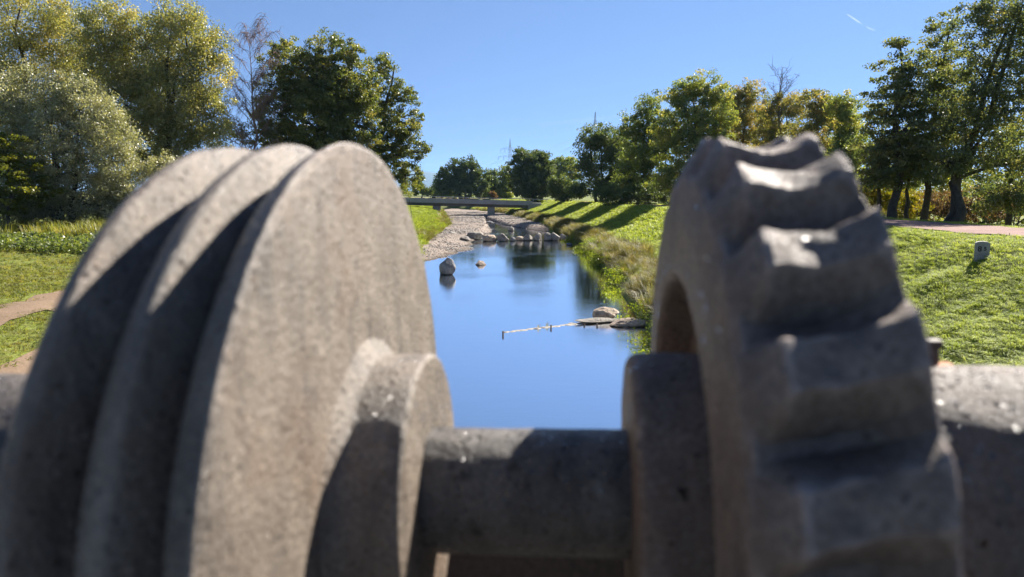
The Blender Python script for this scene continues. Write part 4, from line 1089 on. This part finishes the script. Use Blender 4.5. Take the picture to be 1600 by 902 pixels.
# left meadow
V, Q, X, Y = patch(-46, -5, 8, 56, 0.4)
l = XL(Y) - X
d = np.where((l > 0.8) & ~on_path(X, Y), np.clip(120 * (14 / np.maximum(Y, 9)) ** 1.2, 22, 140), 0) * np.clip(0.7 + 1.3 * fbm(X * 0.6, Y * 0.6, 47), 0.1, 1.3) * (np.abs(X / Y + 0.6) < 0.35)
scatter('grass', 'patchy green and dry grass of the left meadow', V, Q, d, np.clip(0.8 + Y / 45, 0.5, 2.0), [blade_clump('meadow_blades%d' % k, grass_l, 18, 0.09, 0.010, 0.095, 1.3, 40 + k) for k in range(4)], 3)
V, Q, X, Y = patch(-34, -4, 34, 170, 0.7)
l = XL(Y) - X
d = np.where((l > 0.5) & (l < 12), 14, 0.0)
scatter('grass', 'green grass on the far left bank', V, Q, d, X * 0 + 1.2, [blade_clump('bank_blades%d' % k, grass_m, 24, 0.22, 0.03, 0.24, 0.8, 60 + k) for k in range(3)], 4)
# tall grass on both banks
V, Q, X, Y = patch(-20, 9, 9, 165, 0.3)
r = X - XR(Y); l = XL(Y) - X
wv = 0.35 * fbm(X * 0, Y * 0.25, 52) * 2
dr_ = np.where((r > 0.35 + wv * 0.5) & (r < 2.0 + wv), 11, 0) * np.clip(0.55 + 1.6 * fbm(X * 0.5, Y * 0.3, 53), 0.05, 1.4)
dl_ = np.where((l > 0.3) & (l < 1.7) & (Y > 36), 2.6, 0) * np.clip(0.3 + 2.2 * fbm(X * 0.3, Y * 0.2, 54), 0, 1.4)
scatter('tall_grass', 'straw-coloured tall grass fringing the river banks', V, Q, dr_ + dl_, np.clip(0.75 + 0.6 * fbm(X * 0.4, Y * 0.3, 55), 0.4, 1.3), [blade_clump('reeds%d' % k, reed_m, 90, 0.8, 0.010, 0.2, 1.0, 80 + k) for k in range(4)], 5, 0.25)
V, Q, X, Y = patch(2, 8, 9, 80, 0.3)
r = X - XR(Y)
d = np.where((r > -0.35) & (r < 0.75), 9, 0) * np.clip(0.1 + 2.6 * fbm(X * 0.25, Y * 0.22, 57), 0, 1.5)
scatter('waterside_weeds', 'bright yellow-green weeds along the right waterline', V, Q, d, X * 0 + 1.0, [weed_clump('weeds%d' % k, weed_m, 90, 0.35, 0.07, 0.42, 100 + k) for k in range(3)], 6)
# creeping weeds and rough tall grass before the left trees
V, Q, X, Y = patch(-48, -14, 24, 52, 0.5)
d = np.where((Y > 30) & (Y < 37) & (X / Y < -0.52), 6, 0) * np.clip(0.35 + 2.4 * fbm(X * 0.25, Y * 0.4, 61), 0, 1.6)
scatter('creeping_weeds', 'low leafy weeds creeping over the left meadow', V, Q, d, X * 0 + 1.0, [weed_clump('bindweed%d' % k, bind_m, 80, 0.4, 0.11, 0.6, 120 + k) for k in range(3)], 7)
d = np.where((Y > 40) & (X / Y < -0.35), 2.2, 0) * np.clip(0.6 + 1.5 * fbm(X * 0.3, Y * 0.3, 63), 0.05, 1.4)
scatter('tall_grass', 'rough tall grass at the foot of the left willows', V, Q, d, X * 0 + 1.1, [blade_clump('rough%d' % k, grass_l, 60, 0.8, 0.022, 0.4, 0.7, 140 + k) for k in range(3)], 8)
# plants on the sill
V, Q, X, Y = patch(0.6, 1.5, 23.3, 24.3, 0.15, lambda x, y: x * 0)
scatter('waterside_weeds', 'tuft of reeds growing on the sunken sill', V, Q, X * 0 + 14 * (np.abs((Y - 23.2) - (X - 0.1) * 0.62) < 0.14), X * 0 + 0.3, [blade_clump('sill_reeds', reed_m, 26, 0.5, 0.016, 0.16, 0.5, 161)], 9)
# pebbles
def pebble(k):
    me = rock_mesh(200 + k, 0.11, 0.09, 0.06, 6, 1); me.materials.append(M['pebble'])
    return bpy.data.objects.new('pebble%d' % k, me)
V, Q, X, Y = patch(-16, 7, 38, 150, 0.5, bed_z)
bzv = bed_z(X, Y)
d = np.where((bzv > -0.05) & (X < XR(Y) + 0.4) & (X > XL(Y) - 0.6), 16, 0)
scatter('pebbles', 'loose pebbles strewn over the gravel bed', V, Q, d, np.clip(0.7 + 1.2 * fbm(X * 0.4, Y * 0.4, 66), 0.4, 1.6), [pebble(k) for k in range(4)], 10, 0.4)

# ------------------------------------------------------------------ vapour trails high in the sky
def contrail(label, p0, p1, D, w, dens, seed):
    t = NT('vapour'); c = t.coord('Generated')
    n = t.noise(c, 5, 4, 0.6)
    tr = t.n('ShaderNodeBsdfTransparent'); di = t.n('ShaderNodeBsdfTranslucent'); di.inputs[0].default_value = (0.95, 0.95, 0.95, 1)
    mx = t.n('ShaderNodeMixShader'); t.l(t.math('MULTIPLY', n, dens), mx.inputs[0]); t.l(tr.outputs[0], mx.inputs[1]); t.l(di.outputs[0], mx.inputs[2]); t.l(mx.outputs[0], t.out.inputs[0])
    a, b_ = wpt(*p0, D), wpt(*p1, D); T = Tubes(); k = np.linspace(0, 1, 24)[:, None]
    T.add(a * (1 - k) + b_ * k, w * (np.sin(k[:, 0] * np.pi) ** 0.5 * 0.9 + 0.05), 8)
    tag(obj('vapour_trail', T.mesh('vapour_trail'), t.m), label, 'vapour trail', 'vapour trails')
contrail('short bright vapour trail high in the sky at the right', (1323, 22), (1347, 38), 9000, 13, 0.07, 1)
contrail('fainter stub of vapour trail below the short bright one', (1353, 42), (1367, 48), 9000, 11, 0.05, 2)
contrail('long faint vapour trail low in the sky beside the nearer pylon', (835, 196), (972, 181), 9000, 9, 0.035, 3)

# ------------------------------------------------------------------ the air: faint blue haze over the plain
ht = NT('air')
pv = ht.n('ShaderNodeVolumePrincipled')
pv.inputs['Color'].default_value = (0.38, 0.64, 1.0, 1)
pv.inputs['Density'].default_value = 5.5e-5
pv.inputs['Anisotropy'].default_value = 0.1
ht.l(pv.outputs[0], ht.out.inputs['Volume'])
bm = bmesh.new(); box(bm, 18600, 11300, 420, (0, 5500, 420 / 2 - 8))
tag(obj('haze', bm_mesh('haze', bm), ht.m), 'faint blue haze lying over the plain', kind='stuff')
